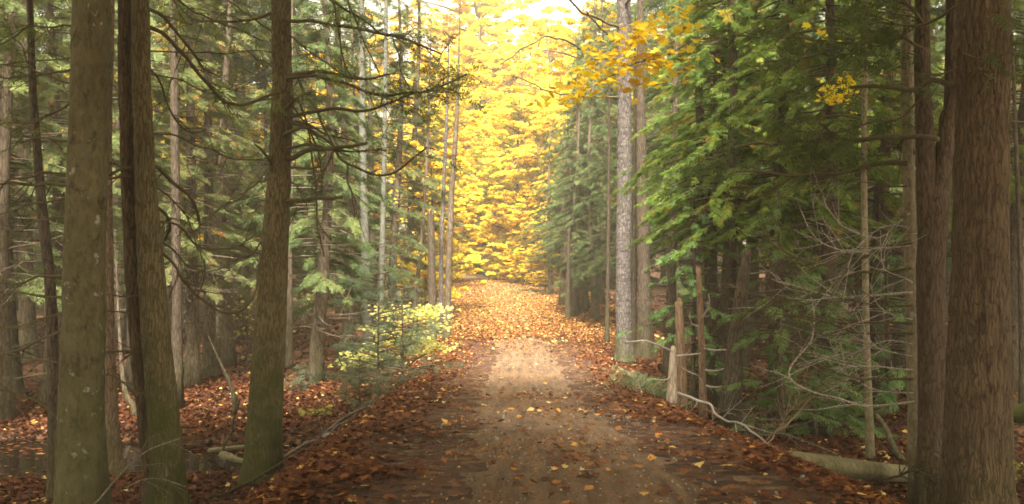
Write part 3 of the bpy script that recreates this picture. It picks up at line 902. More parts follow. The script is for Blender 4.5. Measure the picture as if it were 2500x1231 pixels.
for nm, lb, pts, d, mt, kw in T2:
    pts = T_UP(pts, kw)
    BTREE[lb] = tall_tree(nm, lb, 'tree' if 'tree' in nm else 'sapling', pts, d, M[mt], seed=len(BTREE) + 11, **kw)
pine_host = BTREE['slim straight trunk on the road edge before the yellow maples']
# the other side of the road
T3 = [
    ('maple_tree', 'tall grey ringed trunk with dark knots at the road edge', [(1512, -1500, 26), (1523, 0, 34), (1524, 200, 34), (1525, 400, 36), (1522, 600, 36), (1523, 800, 38), (1525, 870, 42), (1526, 895, 54)], 20.0, 'bark_grey', dict(n=32, step=.06, flare=.3, amp=.004, freq=26, high=('gold', 6.0, .55))),
    ('forest_tree', 'reddish trunk under the dark hemlock, beside a thin pole', [(1379, 520, 18), (1380, 600, 21), (1378, 745, 26)], 34.0, 'bark_red', dict(n=12)),
    ('dead_tree', 'thin dark pole before the hemlock trunks at the leafy verge', [(1389, 560, 8), (1388, 600, 9), (1386, 772, 13)], 29.5, 'bark_dark', dict(n=10)),
    ('forest_tree', 'dark trunk tapering out behind the thin pole under the hemlock', [(1399, 540, 13), (1400, 600, 15), (1401, 757, 24)], 31.5, 'bark_dark', dict(n=12)),
    ('forest_tree', 'trunk with a green mossy foot under the dark hemlock', [(1420, 520, 18), (1421, 580, 20), (1424, 745, 27)], 33.0, 'bark_red', dict(n=12, flare=.5)),
    ('sapling', 'thin straight pole standing before the grey ringed trunk on the verge', [(1487, 350, 7), (1485, 600, 8), (1482, 838, 12)], 23.5, 'bark_dark', dict(n=8)),
    ('forest_tree', 'narrow dark trunk touching the grey ringed trunk from behind', [(1550, 250, 9), (1549, 600, 11), (1546, 880, 15)], 21.5, 'bark_dark', dict(n=10)),
    ('forest_tree', 'broad brown trunk behind the grey ringed trunk', [(1564, 200, 20), (1568, 500, 28), (1573, 700, 32), (1578, 890, 42)], 20.8, 'bark_dark', dict(n=20, flare=.5)),
    ('forest_tree', 'dark trunk among the cedar boughs behind the split stub', [(1650, 200, 16), (1642, 600, 21), (1634, 890, 30)], 19.0, 'bark_dark', dict(n=14)),
    ('forest_tree', 'dark trunk behind the tall brown snag', [(1745, 300, 14), (1742, 600, 18), (1738, 930, 24)], 17.0, 'bark_dark', dict(n=12)),
    ('forest_tree', 'thick black-brown leaning trunk beside the young bright cedar', [(1826, 610, 16), (1812, 700, 30), (1796, 850, 42), (1783, 1000, 56)], 13.2, 'bark_dark', dict(n=20, flare=.3)),
    ('knobby_tree', 'slim knobby trunk with burls and many dead branches, by the pale log', [(2208, -1500, 20), (2212, 0, 27), (2216, 300, 30), (2219, 500, 30), (2230, 900, 30), (2236, 1165, 36)], 8.9, 'bark_knobby', dict(n=32, step=.04, flare=.3, amp=.006, freq=20, lump=.22)),
    ('forest_tree', 'rough trunk half hidden behind the massive red-brown trunk', [(2448, 350, 26), (2448, 700, 32), (2455, 1240, 42)], 9.8, 'bark_cedar', dict(n=24)),
    ('forest_tree', 'thin dark trunk beyond the massive red-brown trunk', [(2478, 300, 9), (2490, 600, 12), (2497, 930, 16)], 14.5, 'bark_dark', dict(n=10)),
]
for nm, lb, pts, d, mt, kw in T3:
    pts = T_UP(pts, kw)
    BTREE[lb] = tall_tree(nm, lb, 'tree' if 'tree' in nm else 'sapling', pts, d, M[mt], seed=len(BTREE) + 11, **kw)
grey = BTREE['tall grey ringed trunk with dark knots at the road edge']
knob = BTREE['slim knobby trunk with burls and many dead branches, by the pale log']
sap = tall_tree('maple_sapling', 'thin upright maple pole with few golden leaves, before the mossy log', 'tree',
    [(2118, -1300, 8), (2114, 0, 11), (2109, 350, 14), (2112, 600, 15), (2115, 800, 16), (2125, 1118, 21)], 11.3, M['bark_knobby'], n=14, seed=71, flare=.3, high=('gold', 1.5, .45))
fork = tall_tree('forked_tree', 'dark red-brown trunk forking into two stems above head height', 'tree',
    [(2326, -1200, 22), (2325, 100, 32), (2312, 300, 38), (2298, 430, 46), (2283, 540, 60), (2272, 640, 66), (2273, 850, 64), (2277, 1060, 68), (2280, 1200, 88)], 8.6, M['bark_fork'],
    n=48, step=.035, seed=31, flare=.25, amp=.006, freq=36, high=(1, 2.4, 1.3))
trunk_part(fork, [(2250, -1200, 20), (2252, 100, 36), (2256, 260, 40), (2261, 400, 46), (2266, 520, 50), (2272, 620, 52)], 8.62, M['bark_fork'], n=32, step=.04, seed=32, flare=0, amp=.005, freq=36, sink=False)
big = tall_tree('cedar_tree', 'massive red-brown furrowed trunk, thickest tree beside the road', 'tree',
    [(2404, -1600, 100), (2403, 0, 118), (2398, 300, 118), (2393, 600, 128), (2389, 900, 142), (2386, 1200, 156), (2385, 1340, 190)], 7.4, M['bark_red'],
    n=88, step=.03, seed=33, flare=.45, amp=.02, freq=30, high=(0, 2.6, 1.5))

# knots and burls
def knot(root, px, py, d, w, mat):
    p = at(px, py, d) - np.array(root.location); r = w / 2 / F * d
    mb = MB(); s = np.linspace(0, PI, 9)
    P = np.stack([np.zeros(9), np.zeros(9), -np.cos(s) * r * 1.1], -1) + p
    tube(mb, P, np.maximum(np.sin(s) * r * .8, .002), 14, False, lambda P_, a, R_: np.array([[.3 * R_[i] * mnoise.noise((math.cos(t) * 2, math.sin(t) * 2, P_[i][2] * 30)) for t in a] for i in range(len(P_))]))
    link('knot', mb.mesh('knot', mat), root)
for px, py, w in ((1524, 55, 24), (1527, 288, 18), (1521, 345, 20)): knot(grey, px, py, 19.95, w, M['bark_dark'])
for px, py, w in ((2203, 520, 30), (2205, 248, 20), (2231, 370, 18), (2214, 655, 20), (2236, 760, 18)): knot(knob, px, py, 8.88, w, M['bark_knobby'])
for px, py, w in ((692, 100, 22), (690, 260, 26), (688, 340, 26), (664, 415, 24), (676, 395, 26), (710, 495, 18)): knot(ced, px, py, 10.72, w, M['bark_cedar_green'])

# limbs of the cedar by the road
D = 10.75
for pts, d1, w0, w1, tw, fol in [
    ([(690, 186), (740, 181), (800, 179), (860, 190), (900, 194), (948, 180)], 10.3, 13, 6, 3, None),
    ([(692, 190), (780, 190), (850, 205), (895, 224), (960, 232), (1040, 218), (1100, 203), (1142, 184)], 9.6, 13, 6, 8, HEM(60, .3)),
    ([(690, 285), (740, 277), (810, 271), (900, 262), (960, 246), (1010, 228), (1075, 218)], 9.9, 13, 5, 6, HEM(30, .3)),
    ([(690, 48), (760, 55), (840, 64), (920, 78), (980, 94), (1040, 120), (1072, 134)], 10.0, 11, 6, 8, HEM(40, .3)),
    ([(700, -40), (790, -8), (830, 20), (880, 45), (930, 78), (980, 92), (1050, 122)], 10.2, 9, 6, 6, HEM(30, .3)),
    ([(690, 385), (715, 386), (770, 368), (830, 358), (893, 351)], 10.2, 17, 10, 0, None),
    ([(690, 360), (760, 360), (820, 368), (880, 369), (938, 369)], 10.3, 9, 5, 2, None),
    ([(690, 290), (740, 310), (800, 348), (838, 392), (880, 416), (925, 426), (965, 418), (1010, 390), (1045, 362)], 10.0, 10, 6, 4, HEM(14, .25)),
    ([(728, 190), (750, 235), (775, 275), (795, 320), (815, 372)], 10.4, 9, 7, 3, None),
    ([(690, 494), (725, 487), (780, 485), (836, 485)], 10.3, 15, 9, 0, None),
    ([(690, 268), (706, 258), (730, 235), (758, 227)], 10.3, 13, 8, 0, None),
    ([(688, 342), (700, 325), (735, 313), (766, 302)], 10.3, 14, 7, 0, None),
    ([(664, 415), (662, 398), (648, 374), (622, 352)], 10.4, 12, 6, 2, None),
    ([(690, 296), (740, 300), (800, 330), (868, 347)], 10.5, 9, 5, 2, None),
    ([(690, 412), (740, 411), (784, 410)], 10.4, 9, 5, 0, None),
    ([(812, 372), (800, 405), (780, 440), (762, 468)], 10.3, 8, 5, 2, None),
    ([(725, 235), (745, 290), (757, 340), (768, 420), (775, 500), (778, 560), (785, 620)], 10.4, 7, 5, 5, None),
    ([(848, 402), (851, 450), (858, 482), (866, 505), (862, 526)], 10.2, 7, 4, 1, None),
    ([(690, 230), (730, 280), (760, 330), (785, 395), (790, 470)], 10.6, 6, 4, 4, None),
    ([(690, 60), (720, 100), (770, 135), (830, 175)], 10.5, 6, 4, 5, HEM(20, .28)),
    ([(800, -60), (815, 20), (830, 100), (850, 170), (870, 195)], 10.4, 6, 4, 4, HEM(20, .28)),
    ([(960, 95), (975, 150), (985, 185), (998, 220)], 10.0, 6, 4, 2, None),
    ([(840, -30), (865, 40), (890, 110), (925, 182)], 10.3, 6, 4, 3, None),
    ([(690, 20), (640, 45), (560, 55), (490, 50), (430, 10), (400, -30)], 11.6, 9, 6, 6, HEM(20, .3)),
    ([(688, 90), (640, 60), (580, 20), (520, -20)], 11.5, 8, 5, 6, HEM(20, .3)),
    ([(690, 190), (640, 150), (600, 120)], 11.3, 7, 4, 4, None),
    ([(690, 440), (722, 452), (740, 482), (748, 520)], 10.4, 6, 3, 2, None),
    ([(660, 560), (640, 590), (615, 620), (560, 640)], 11.0, 6, 4, 3, None),
]:
    limb(ced, pts, D, d1, w0 * .85, w1 * .8, twigs=tw + 2, fol=fol)
# limbs of the twin stems: long hanging arcs
D = 8.6
for pts, d1, w0, w1, tw, fol in [
    ([(350, 18), (385, 30), (420, 62), (455, 105), (500, 170)], 9.4, 11, 7, 6, None),
    ([(350, 62), (395, 80), (440, 125), (490, 185), (540, 238), (585, 256), (630, 245), (700, 215)], 9.8, 13, 8, 8, HEM(20, .25)),
    ([(350, 160), (380, 185), (410, 240), (430, 300), (470, 330), (500, 322)], 9.5, 8, 4, 5, None),
    ([(362, 395), (385, 410), (420, 445), (455, 480), (475, 515), (490, 548)], 9.3, 13, 9, 4, None),
    ([(490, 548), (530, 518), (575, 490), (620, 455), (650, 430)], 9.9, 8, 4, 6, None),
    ([(372, 500), (400, 520), (415, 560), (400, 590)], 9.0, 11, 6, 3, None),
    ([(375, 600), (420, 640), (440, 680), (480, 725), (540, 760), (590, 756), (625, 715), (637, 640), (640, 600)], 9.8, 9, 5, 8, None),
    ([(370, 540), (420, 545), (460, 570), (500, 610), (560, 605), (620, 570)], 9.7, 8, 4, 6, None),
    ([(360, 325), (430, 335), (500, 365), (580, 390), (650, 395)], 9.9, 6, 4, 6, None),
    ([(355, 125), (430, 130), (520, 130), (600, 128), (680, 135)], 9.9, 5, 3, 5, None),
    ([(345, -20), (420, -10), (480, 30), (560, 60), (640, 100)], 9.9, 7, 4, 6, HEM(20, .28)),
    ([(360, 180), (440, 195), (520, 225), (600, 225)], 9.6, 5, 3, 5, None),
    ([(372, 580), (430, 610), (460, 650), (520, 665), (580, 640)], 9.4, 6, 3, 5, None),
    ([(365, 450), (420, 490), (470, 560), (500, 640), (490, 700)], 9.4, 6, 3, 5, None),
    ([(322, 410), (300, 412), (270, 425), (256, 432)], 8.5, 11, 8, 0, None),
    ([(320, 432), (290, 432), (256, 436)], 8.4, 9, 7, 0, None),
    ([(345, 720), (310, 723), (270, 722), (250, 726)], 8.5, 6, 4, 2, None),
    ([(348, 765), (300, 763), (255, 760)], 8.5, 5, 4, 2, None),
    ([(350, 860), (310, 858), (250, 855)], 8.5, 9, 5, 2, None),
]:
    limb(twin, pts, D, d1, w0 * .85, w1 * .8, twigs=tw + 3, fol=fol)
# thin limbs of the mottled trunk reaching over the pool
D = 8.0
for pts, d1, w0, w1, tw, fol in [
    ([(190, 66), (140, 65), (80, 62), (40, 80), (-30, 120)], 8.6, 6, 3, 5, HEM(16, .26)),
    ([(180, 140), (120, 150), (60, 155), (-30, 150)], 8.7, 5, 3, 5, None),
    ([(180, 205), (130, 195), (80, 172), (50, 120), (10, 60)], 8.6, 5, 3, 5, HEM(16, .26)),
    ([(175, 170), (110, 185), (50, 190), (-40, 185)], 8.8, 7, 4, 6, None),
    ([(175, 248), (130, 275), (80, 295), (30, 302), (-40, 310)], 8.8, 7, 4, 6, HEM(14, .24)),
    ([(172, 345), (120, 342), (60, 330), (0, 300), (-40, 290)], 8.6, 6, 4, 6, None),
    ([(172, 452), (110, 455), (50, 453), (-30, 445)], 8.7, 10, 5, 5, None),
    ([(172, 424), (100, 430), (30, 440), (-20, 480)], 8.6, 6, 4, 4, None),
    ([(172, 480), (110, 495), (60, 505), (-20, 520)], 8.8, 6, 4, 4, None),
    ([(170, 530), (110, 535), (40, 560), (-30, 560)], 8.8, 5, 3, 5, None),
    ([(168, 670), (120, 672), (70, 680), (-20, 700)], 8.6, 8, 4, 6, HEM(10, .24)),
    ([(165, 725), (100, 722), (40, 705), (-20, 690)], 8.6, 6, 4, 5, None),
    ([(165, 760), (110, 775), (50, 795), (-20, 800)], 8.5, 5, 3, 5, None),
    ([(160, 805), (100, 830), (50, 860), (-30, 880)], 8.4, 7, 4, 6, None),
    ([(158, 890), (110, 880), (60, 868), (-20, 870)], 8.3, 5, 3, 5, None),
    ([(158, 1035), (100, 990), (50, 960), (20, 950), (-30, 910)], 8.0, 6, 4, 6, None),
    ([(250, 915), (280, 920), (330, 950), (355, 965)], 8.2, 5, 3, 3, None),
    ([(245, 175), (270, 200), (290, 210)], 8.4, 5, 3, 1, None),
]:
    limb(BTREE['mottled'], pts, D, d1, w0, w1, twigs=tw, fol=fol)

# limbs over on the road's other side
HM2 = lambda c, s=.3: ('hemlock', M['needles'], int(c * 1.4), s * .8)
for pts, d0, d1, w0, w1, tw, fol in [
    ([(2345, 210), (2310, 206), (2280, 200), (2250, 212), (2215, 216), (2150, 206), (2080, 215)], 7.5, 8.4, 16, 8, 5, HM2(24, .26)),
    ([(2345, 8), (2310, 30), (2270, 50), (2200, 60), (2120, 62)], 7.5, 8.2, 9, 5, 6, HM2(60, .26)),
    ([(2352, 160), (2310, 175), (2270, 178)], 7.4, 7.5, 7, 4, 3, HM2(10, .2)),
    ([(2455, 103), (2490, 108), (2560, 108)], 7.4, 7.4, 10, 7, 2, HM2(30, .26)),
    ([(2450, 296), (2500, 298), (2560, 300)], 7.4, 7.8, 6, 4, 2, None),
    ([(2350, 130), (2380, 140), (2410, 150), (2460, 130), (2500, 140)], 7.05, 6.8, 6, 4, 5, HM2(40, .22)),
]: limb(big, pts, d0, d1, w0, w1, twigs=tw, fol=fol)
for pts, d0, d1, w0, w1, tw, fol in [
    ([(2290, 340), (2250, 336), (2200, 337), (2130, 340), (2060, 346), (1980, 345), (1880, 352), (1780, 362)], 8.3, 10.0, 14, 6, 8, HM2(80, .32)),
    ([(2256, 120), (2200, 95), (2140, 95), (2060, 105), (1980, 92), (1900, 88)], 8.3, 9.4, 8, 4, 8, HM2(60, .3)),
    ([(2256, 60), (2220, 20), (2160, -20)], 8.3, 8.6, 9, 6, 4, HM2(40, .3)),
    ([(2262, 230), (2200, 280), (2120, 300), (2030, 330), (1940, 320)], 8.3, 9.4, 6, 4, 8, HM2(60, .3)),
]: limb(fork, pts, d0, d1, w0, w1, twigs=tw, fol=fol)
for pts, d1, w0, w1, tw, mt in [
    ([(2215, 400), (2170, 398), (2110, 414), (2040, 420), (1960, 427), (1875, 418), (1800, 420)], 9.6, 14, 6, 7, 'limb'),
    ([(2215, 455), (2160, 455), (2080, 445), (2020, 430)], 9.2, 5, 3, 4, 'limb'),
    ([(2225, 590), (2170, 600), (2100, 632), (2010, 642), (1940, 628), (1880, 590), (1850, 540)], 9.4, 11, 5, 8, 'limb'),
    ([(2225, 655), (2160, 660), (2080, 672), (2000, 712), (1930, 735), (1850, 725), (1780, 690)], 9.4, 8, 4, 8, 'limb'),
    ([(2228, 715), (2180, 718), (2110, 725), (2040, 728), (1950, 700), (1900, 690)], 9.3, 10, 4, 8, 'dead_twig'),
    ([(2228, 745), (2170, 748), (2100, 738), (2040, 725)], 9.0, 6, 3, 4, 'limb'),
    ([(2228, 790), (2150, 788), (2060, 788), (1990, 785), (1930, 770)], 9.3, 7, 4, 6, 'limb'),
    ([(2228, 815), (2150, 815), (2080, 808), (1990, 780), (1900, 765)], 9.3, 7, 4, 6, 'limb'),
    ([(2230, 903), (2170, 900), (2110, 890), (2040, 882), (1980, 870)], 9.2, 6, 3, 5, 'dead_twig'),
    ([(2230, 925), (2150, 925), (2080, 915), (2000, 890), (1990, 870)], 9.2, 8, 3, 5, 'limb'),
    ([(2232, 980), (2180, 990), (2110, 988), (2050, 975), (1990, 960), (1940, 930), (1925, 905), (1940, 880), (1975, 835), (1985, 770), (1975, 720)], 9.6, 7, 5, 8, 'dead_twig'),
    ([(2222, 520), (2180, 555), (2140, 585), (2060, 560), (2020, 510), (2010, 480)], 9.2, 6, 3, 7, 'dead_twig'),
    ([(2225, 600), (2150, 605), (2080, 620), (2020, 600), (1970, 560), (1955, 510)], 9.2, 6, 3, 7, 'dead_twig'),
    ([(2225, 560), (2180, 550), (2130, 575), (2090, 610), (2060, 660)], 9.0, 5, 3, 5, 'dead_twig'),
    ([(2228, 690), (2170, 650), (2150, 590)], 8.8, 5, 3, 4, 'dead_twig'),
    ([(2228, 780), (2180, 770), (2140, 740), (2120, 690)], 8.9, 4, 3, 4, 'dead_twig'),
    ([(2228, 870), (2180, 862), (2140, 845), (2110, 800)], 8.9, 4, 3, 4, 'dead_twig'),
    ([(2228, 840), (2160, 835), (2100, 850), (2060, 870)], 9.2, 4, 3, 4, 'dead_twig'),
    ([(2230, 960), (2160, 955), (2100, 930), (2060, 900)], 9.3, 4, 3, 5, 'dead_twig'),
    ([(2215, 330), (2160, 380), (2120, 385)], 9.0, 5, 3, 3, 'limb'),
]: limb(knob, pts, 8.85, d1, w0 * (.75 if mt == 'dead_twig' else .95), w1 * .75, M[mt], twigs=tw + 5, tl=.55)
# the golden bough that hangs over the road
def leafy_bough(root, pts, d0, d1, w0, mat, clusters, leaf, seed, name='bough', n=60, spread=(.17, .17, .05)):
    LIMB_SEED[0] = seed
    o = limb(root, pts, d0, d1, w0, 2.5, twigs=10, tl=.5, name=name, hang=.1)
    r = np.random.default_rng(seed); pos = []
    fb = MB(); base = np.array(root.location)
    for (px, py, d, k) in clusters:
        c = at(px, py, d) - base
        pos.append(c + r.normal(0, 1, (k, 3)) * spread)
    pos = np.concatenate(pos); pos = np.concatenate([pos, pos[::2] + r.normal(0, .07, pos[::2].shape)])
    keep = r.uniform(0, 1, len(pos)) < .85; pos = pos[keep]
    put_leaves(fb, pos, leaf * r.uniform(.6, 1.2, len(pos)), np.clip(r.normal(.58, .2, len(pos)), 0, 1), r, .38, True, .2)
    link('leaves', fb.mesh('leaves', mat, False), o)
    return o
leafy_bough(sap, [(2113, 130), (2040, 70), (1960, 78), (1875, 92), (1800, 90), (1740, 94), (1690, 108), (1640, 130), (1560, 150), (1480, 190)], 11.3, 10.4, 6, M['gold'],
    [(1640, 35, 10.3, 12), (1655, 60, 10.3, 10), (1600, 75, 10.3, 26), (1570, 85, 10.2, 24), (1550, 110, 10.2, 22), (1610, 95, 10.3, 12), (1500, 115, 10.2, 14), (1450, 130, 10.2, 14),
     (1520, 140, 10.2, 20), (1560, 150, 10.3, 20), (1590, 155, 10.3, 18), (1590, 180, 10.3, 12), (1480, 165, 10.2, 10), (1420, 165, 10.2, 14), (1410, 185, 10.2, 14), (1460, 190, 10.2, 18), (1440, 215, 10.2, 14),
     (1520, 190, 10.2, 10), (1525, 205, 10.2, 5), (1630, 180, 10.4, 10), (1660, 150, 10.4, 10), (1675, 145, 10.4, 8), (1390, 225, 10.3, 16), (1370, 250, 10.4, 14)], .105, 301)
leafy_bough(sap, [(2112, 250), (2090, 235), (2060, 230), (2030, 235)], 11.3, 10.2, 4, M['gold'], [(2045, 220, 10.2, 16), (2030, 232, 10.2, 10), (2068, 214, 10.3, 8), (2045, 248, 10.2, 5), (2010, 85, 10.3, 5), (2016, 100, 10.3, 4)], .1, 302, spread=(.09, .09, .05))

# bare branch against the yellow maples, hung from the grey ringed trunk
for pts, d1, w0, w1, tw in [
    ([(1515, 70), (1470, 50), (1420, 28), (1380, -10)], 18.5, 8, 5, 6), ([(1515, 110), (1480, 80), (1450, 50), (1435, 30)], 18.6, 6, 4, 4),
    ([(1523, 20), (1545, -10), (1575, -40)], 19, 8, 6, 3), ([(1515, 150), (1440, 130), (1380, 100), (1336, 88), (1300, 105), (1260, 135), (1225, 155)], 17.0, 6, 4, 5),
    ([(1336, 88), (1335, 120), (1342, 150), (1344, 180)], 17.2, 4, 3, 1)]:
    limb(grey, pts, 20.0, d1, w0, w1, twigs=tw)
limb(grey, [(1515, 240), (1440, 235), (1350, 225), (1290, 200), (1250, 185)], 20.0, 17.0, 5, 3, twigs=6)

# ------------------------------------------------------------------ snags, logs, stones, sticks
def simple(name, label, cat, build, mat, loc, group=None, part=None):
    mb = MB(); build(mb, np.array(loc))
    o = link(name, mb.mesh(name, mat), None, loc)
    return tag(o, label, cat, group)


st = tall_tree('broken_post', 'short pale broken stub with a bleached tip on the road bank', 'stump', [(1643, 852, 15), (1643, 880, 18), (1642, 920, 22), (1641, 975, 26)], 13.4, M['snag'], n=16, seed=41, flare=.15, lump=.2, step=.03, broken=True)
limb(st, [(1640, 858), (1610, 848), (1575, 833), (1550, 836), (1528, 834)], 13.4, 13.0, 6, 4, M['dead_twig'], twigs=2, tl=.2, name='twig')
limb(st, [(1640, 870), (1680, 868), (1708, 862)], 13.4, 13.6, 5, 4, M['dead_twig'], twigs=1, tl=.2, name='twig')
limb(st, [(1644, 866), (1655, 890), (1680, 912), (1706, 918)], 13.4, 13.6, 5, 3, M['dead_twig'], twigs=2, tl=.2, name='twig')
limb(st, [(1640, 905), (1632, 925), (1600, 928), (1580, 926)], 13.4, 13.2, 5, 3, M['dead_twig'], twigs=2, tl=.25, name='twig')
s2 = tall_tree('snapped_tree', 'thick brown snapped trunk behind the short bleached stub', 'stump', [(1657, 738, 18), (1660, 800, 22), (1664, 900, 24), (1667, 1000, 26)], 14.4, M['snag_brown'], n=16, seed=42, flare=0, broken=True, lump=.15)
s3 = tall_tree('tall_snag', 'tall thin reddish dead snag with peeling splinters next to the snapped trunk', 'stump', [(1705, 657, 13), (1710, 760, 15), (1714, 880, 16), (1717, 995, 20)], 13.9, M['snag_brown'], n=14, seed=43, flare=.15, broken=True, lump=.15)
for pts in ([(1712, 780), (1724, 760), (1730, 735), (1726, 720)], [(1712, 900), (1740, 905), (1790, 890)], [(1714, 940), (1750, 945), (1800, 925)], [(1710, 800), (1690, 790), (1680, 775)], [(1712, 850), (1750, 855), (1800, 850)]):
    limb(s3, pts, 13.9, 13.6, 5, 3, M['dead_twig'], twigs=2, tl=.2, name='splinter')


def log_obj(name, label, p0, p1, r0, r1, mat, n=24, sag=0.0, stubs=0, seed=1):
    p0, p1 = np.array(p0), np.array(p1); c = (p0 + p1) / 2
    t = np.linspace(0, 1, 40)[:, None]
    P = p0 + (p1 - p0) * t - c; P[:, 2] -= sag * np.sin(PI * t[:, 0]); P[:, 0] += .02 * np.sin(t[:, 0] * 7)
    R = np.linspace(r0, r1, 40); R[0] *= .8; R[1] *= .95; R[-1] *= .8
    mb = MB(); tube(mb, P, R, n, True, trunk_disp(seed, .15, 3, 0, -9, .004, 16))
    r = np.random.default_rng(seed)
    for i in range(stubs):
        q = P[r.integers(4, 36)]; dv = r.normal(0, 1, 3); dv[2] = abs(dv[2]); dv /= np.linalg.norm(dv)
        tube(mb, np.stack([q, q + dv * r0 * 1.4, q + dv * r0 * r.uniform(2, 5)]), [r0 * .2, r0 * .14, r0 * .06], 6)
    o = link(name, mb.mesh(name, mat), None, c)
    return tag(o, label, 'log')


a, b = rest(1915, 1122, .07), rest(2235, 1166, .06, 7.6)
log_obj('fallen_log', 'pale debarked log lying on the leafy bank under the knobby trunk', a + [0, 0, -.02], b + [0, 0, .03], .09, .075, M['log'], seed=3)
a, b = at(1880, 1003, 14.3), at(2160, 1003, 14.0)
log_obj('mossy_log', 'dark log capped with moss lying across the hollow behind the knobby trunk', a, b, .1, .09, M['log_moss'], stubs=3, seed=4)
b = rest(2215, 1135, 0); a = at(2138, 1012, b[1] + .5)
log_obj('leaning_log', 'grey rotten pole leaning up between the maple pole and the knobby trunk', a, b + [0, 0, -.03], .025, .04, M['bark_far'], seed=5, n=14)
a, b = at(2470, 1010, 10.8), at(2560, 1000, 10.6)
log_obj('mossy_log', 'dark rotten log at the edge beyond the massive trunk', a, b, .1, .1, M['log_moss'], seed=6)
a, b = at(510, 1100, 13.2), at(600, 1090, 12.5)
log_obj('dead_wood', 'weathered grey driftwood log lying in the stream by the cedar foot', a, b, .035, .025, M['bark_knobby'], stubs=6, seed=7, n=12)
a, b = at(540, 1110, 12.5), at(600, 1128, 11.8)
log_obj('dead_wood', 'short pale rotten chunk of wood on the stream edge below the driftwood', a, b, .05, .03, M['bark_knobby'], stubs=4, seed=8, n=12)


def stick(name, label, pts, d0, d1, w0, w1, mat, tw=5, tl=.4, seed=0):
    c = at(pts[len(pts) // 2][0], pts[len(pts) // 2][1], (d0 + d1) / 2)
    e = bpy.data.objects.new('tmp', None); e.location = c
    LIMB_SEED[0] = 500 + seed
    o = limb(e, pts, d0, d1, w0, w1, mat, twigs=tw, tl=tl, name=name, hang=.05)
    o.parent = None; o.location = c
    bpy.data.objects.remove(e)
    return tag(o, label, 'branch')


stick('fallen_branch', 'long bleached branch lying down the bank below the bleached stub', [(1655, 960), (1690, 975), (1730, 990), (1755, 1020), (1800, 1035), (1850, 1062), (1880, 1098)], 12.8, 10.4, 8, 4, M['dead_twig'], 9, .5, 1)
stick('fallen_branch', 'thin brown stick standing askew in the hollow before the mossy log', [(1980, 970), (1935, 1020), (1890, 1060), (1855, 1100)], 12.6, 10.6, 5, 4, M['snag_brown'], 4, .4, 2)
stick('fallen_branch', 'bent thin stick arching over the hollow behind the pale log', [(1800, 1050), (1870, 1060), (1950, 1070), (1990, 1090), (2040, 1110)], 11.2, 10.4, 4, 3, M['stick'], 4, .3, 3)
stick('fallen_branch', 'slanting bleached stick before the twin stems', [(225, 1238), (300, 1160), (370, 1100), (440, 1064)], 7.6, 7.9, 6, 3, M['stick'], 3, .3, 4)
stick('fallen_branch', 'low thin twig across the leaves at the twin stems foot', [(310, 1190), (350, 1175), (400, 1172), (450, 1185)], 8.1, 8.2, 4, 3, M['stick'], 2, .3, 5)
stick('fallen_branch', 'long grey branch lying along the road bank past the small stone', [(690, 1118), (740, 1085), (780, 1075), (800, 1050), (850, 1012), (930, 988)], 11.2, 12.9, 9, 6, M['stick'], 8, .5, 6)
stick('fallen_branch', 'thin branch beside the long grey one on the road bank', [(770, 1080), (800, 1062), (830, 1035), (870, 1018), (925, 1000)], 11.5, 12.8, 6, 4, M['stick'], 6, .4, 7)
stick('root', 'dark root curling out from the mossy cedar foot over the bank', [(690, 1130), (660, 1145), (620, 1175), (560, 1205), (520, 1215)], 10.6, 9.6, 10, 7, M['bark_dark'], 3, .3, 8)
stick('fallen_branch', 'dark stick angled against the cedar foot above the driftwood', [(585, 975), (572, 1030), (560, 1070), (545, 1100)], 12.4, 12.6, 6, 4, M['bark_dark'], 5, .4, 9)
stick('fallen_branch', 'brushy twigs heaped in the hollow below the tall snag', [(1720, 1000), (1760, 1010), (1800, 1000), (1840, 1030)], 13.4, 12.4, 5, 3, M['stick'], 22, .7, 10)
stick('fallen_branch', 'tangle of fine brown twigs over the hollow beside the bleached branch', [(1850, 1090), (1900, 1050), (1930, 1000), (1960, 940)], 11.8, 12.2, 4, 3, M['snag_brown'], 22, .7, 11)
stick('root', 'black upturned roots at the end of the pale log', [(2150, 1170), (2200, 1165), (2240, 1150), (2290, 1190), (2320, 1240)], 8.0, 7.6, 8, 4, M['bark_dark'], 34, .3, 12)


def stone(name, label, p, s, seed):
    mb = MB(); P = []
    nu, nv = 20, 12
    r = np.random.default_rng(seed)
    for i in range(nv + 1):
        for j in range(nu):
            th = PI * i / nv; ph = 2 * PI * j / nu
            q = np.array([math.sin(th) * math.cos(ph), math.sin(th) * math.sin(ph), math.cos(th)])
            k = 1 + .35 * mnoise.noise(tuple(q * 1.4 + seed)) + .12 * mnoise.noise(tuple(q * 4 + seed))
            P.append(q * k * s)
    i, j = np.meshgrid(np.arange(nv), np.arange(nu), indexing='ij'); k = (j + 1) % nu
    mb.add(np.array(P), np.stack([i * nu + j, (i + 1) * nu + j, (i + 1) * nu + k, i * nu + k], -1).reshape(-1, 4))
    return tag(link(name, mb.mesh(name, M['stone']), None, p), label, 'stone')


p = at(806, 1082, 11.3); p[2] = gz(p[0], p[1]) + .02
stone('stone', 'pale rounded stone on the leafy bank beside the long grey branch', p, [.085, .07, .045], 2)
p = at(770, 1108, 10.9); p[2] = gz(p[0], p[1]) + .01
stone('stone', 'small flat stone lower on the leafy bank, near the cedar foot', p, [.05, .05, .025], 5)

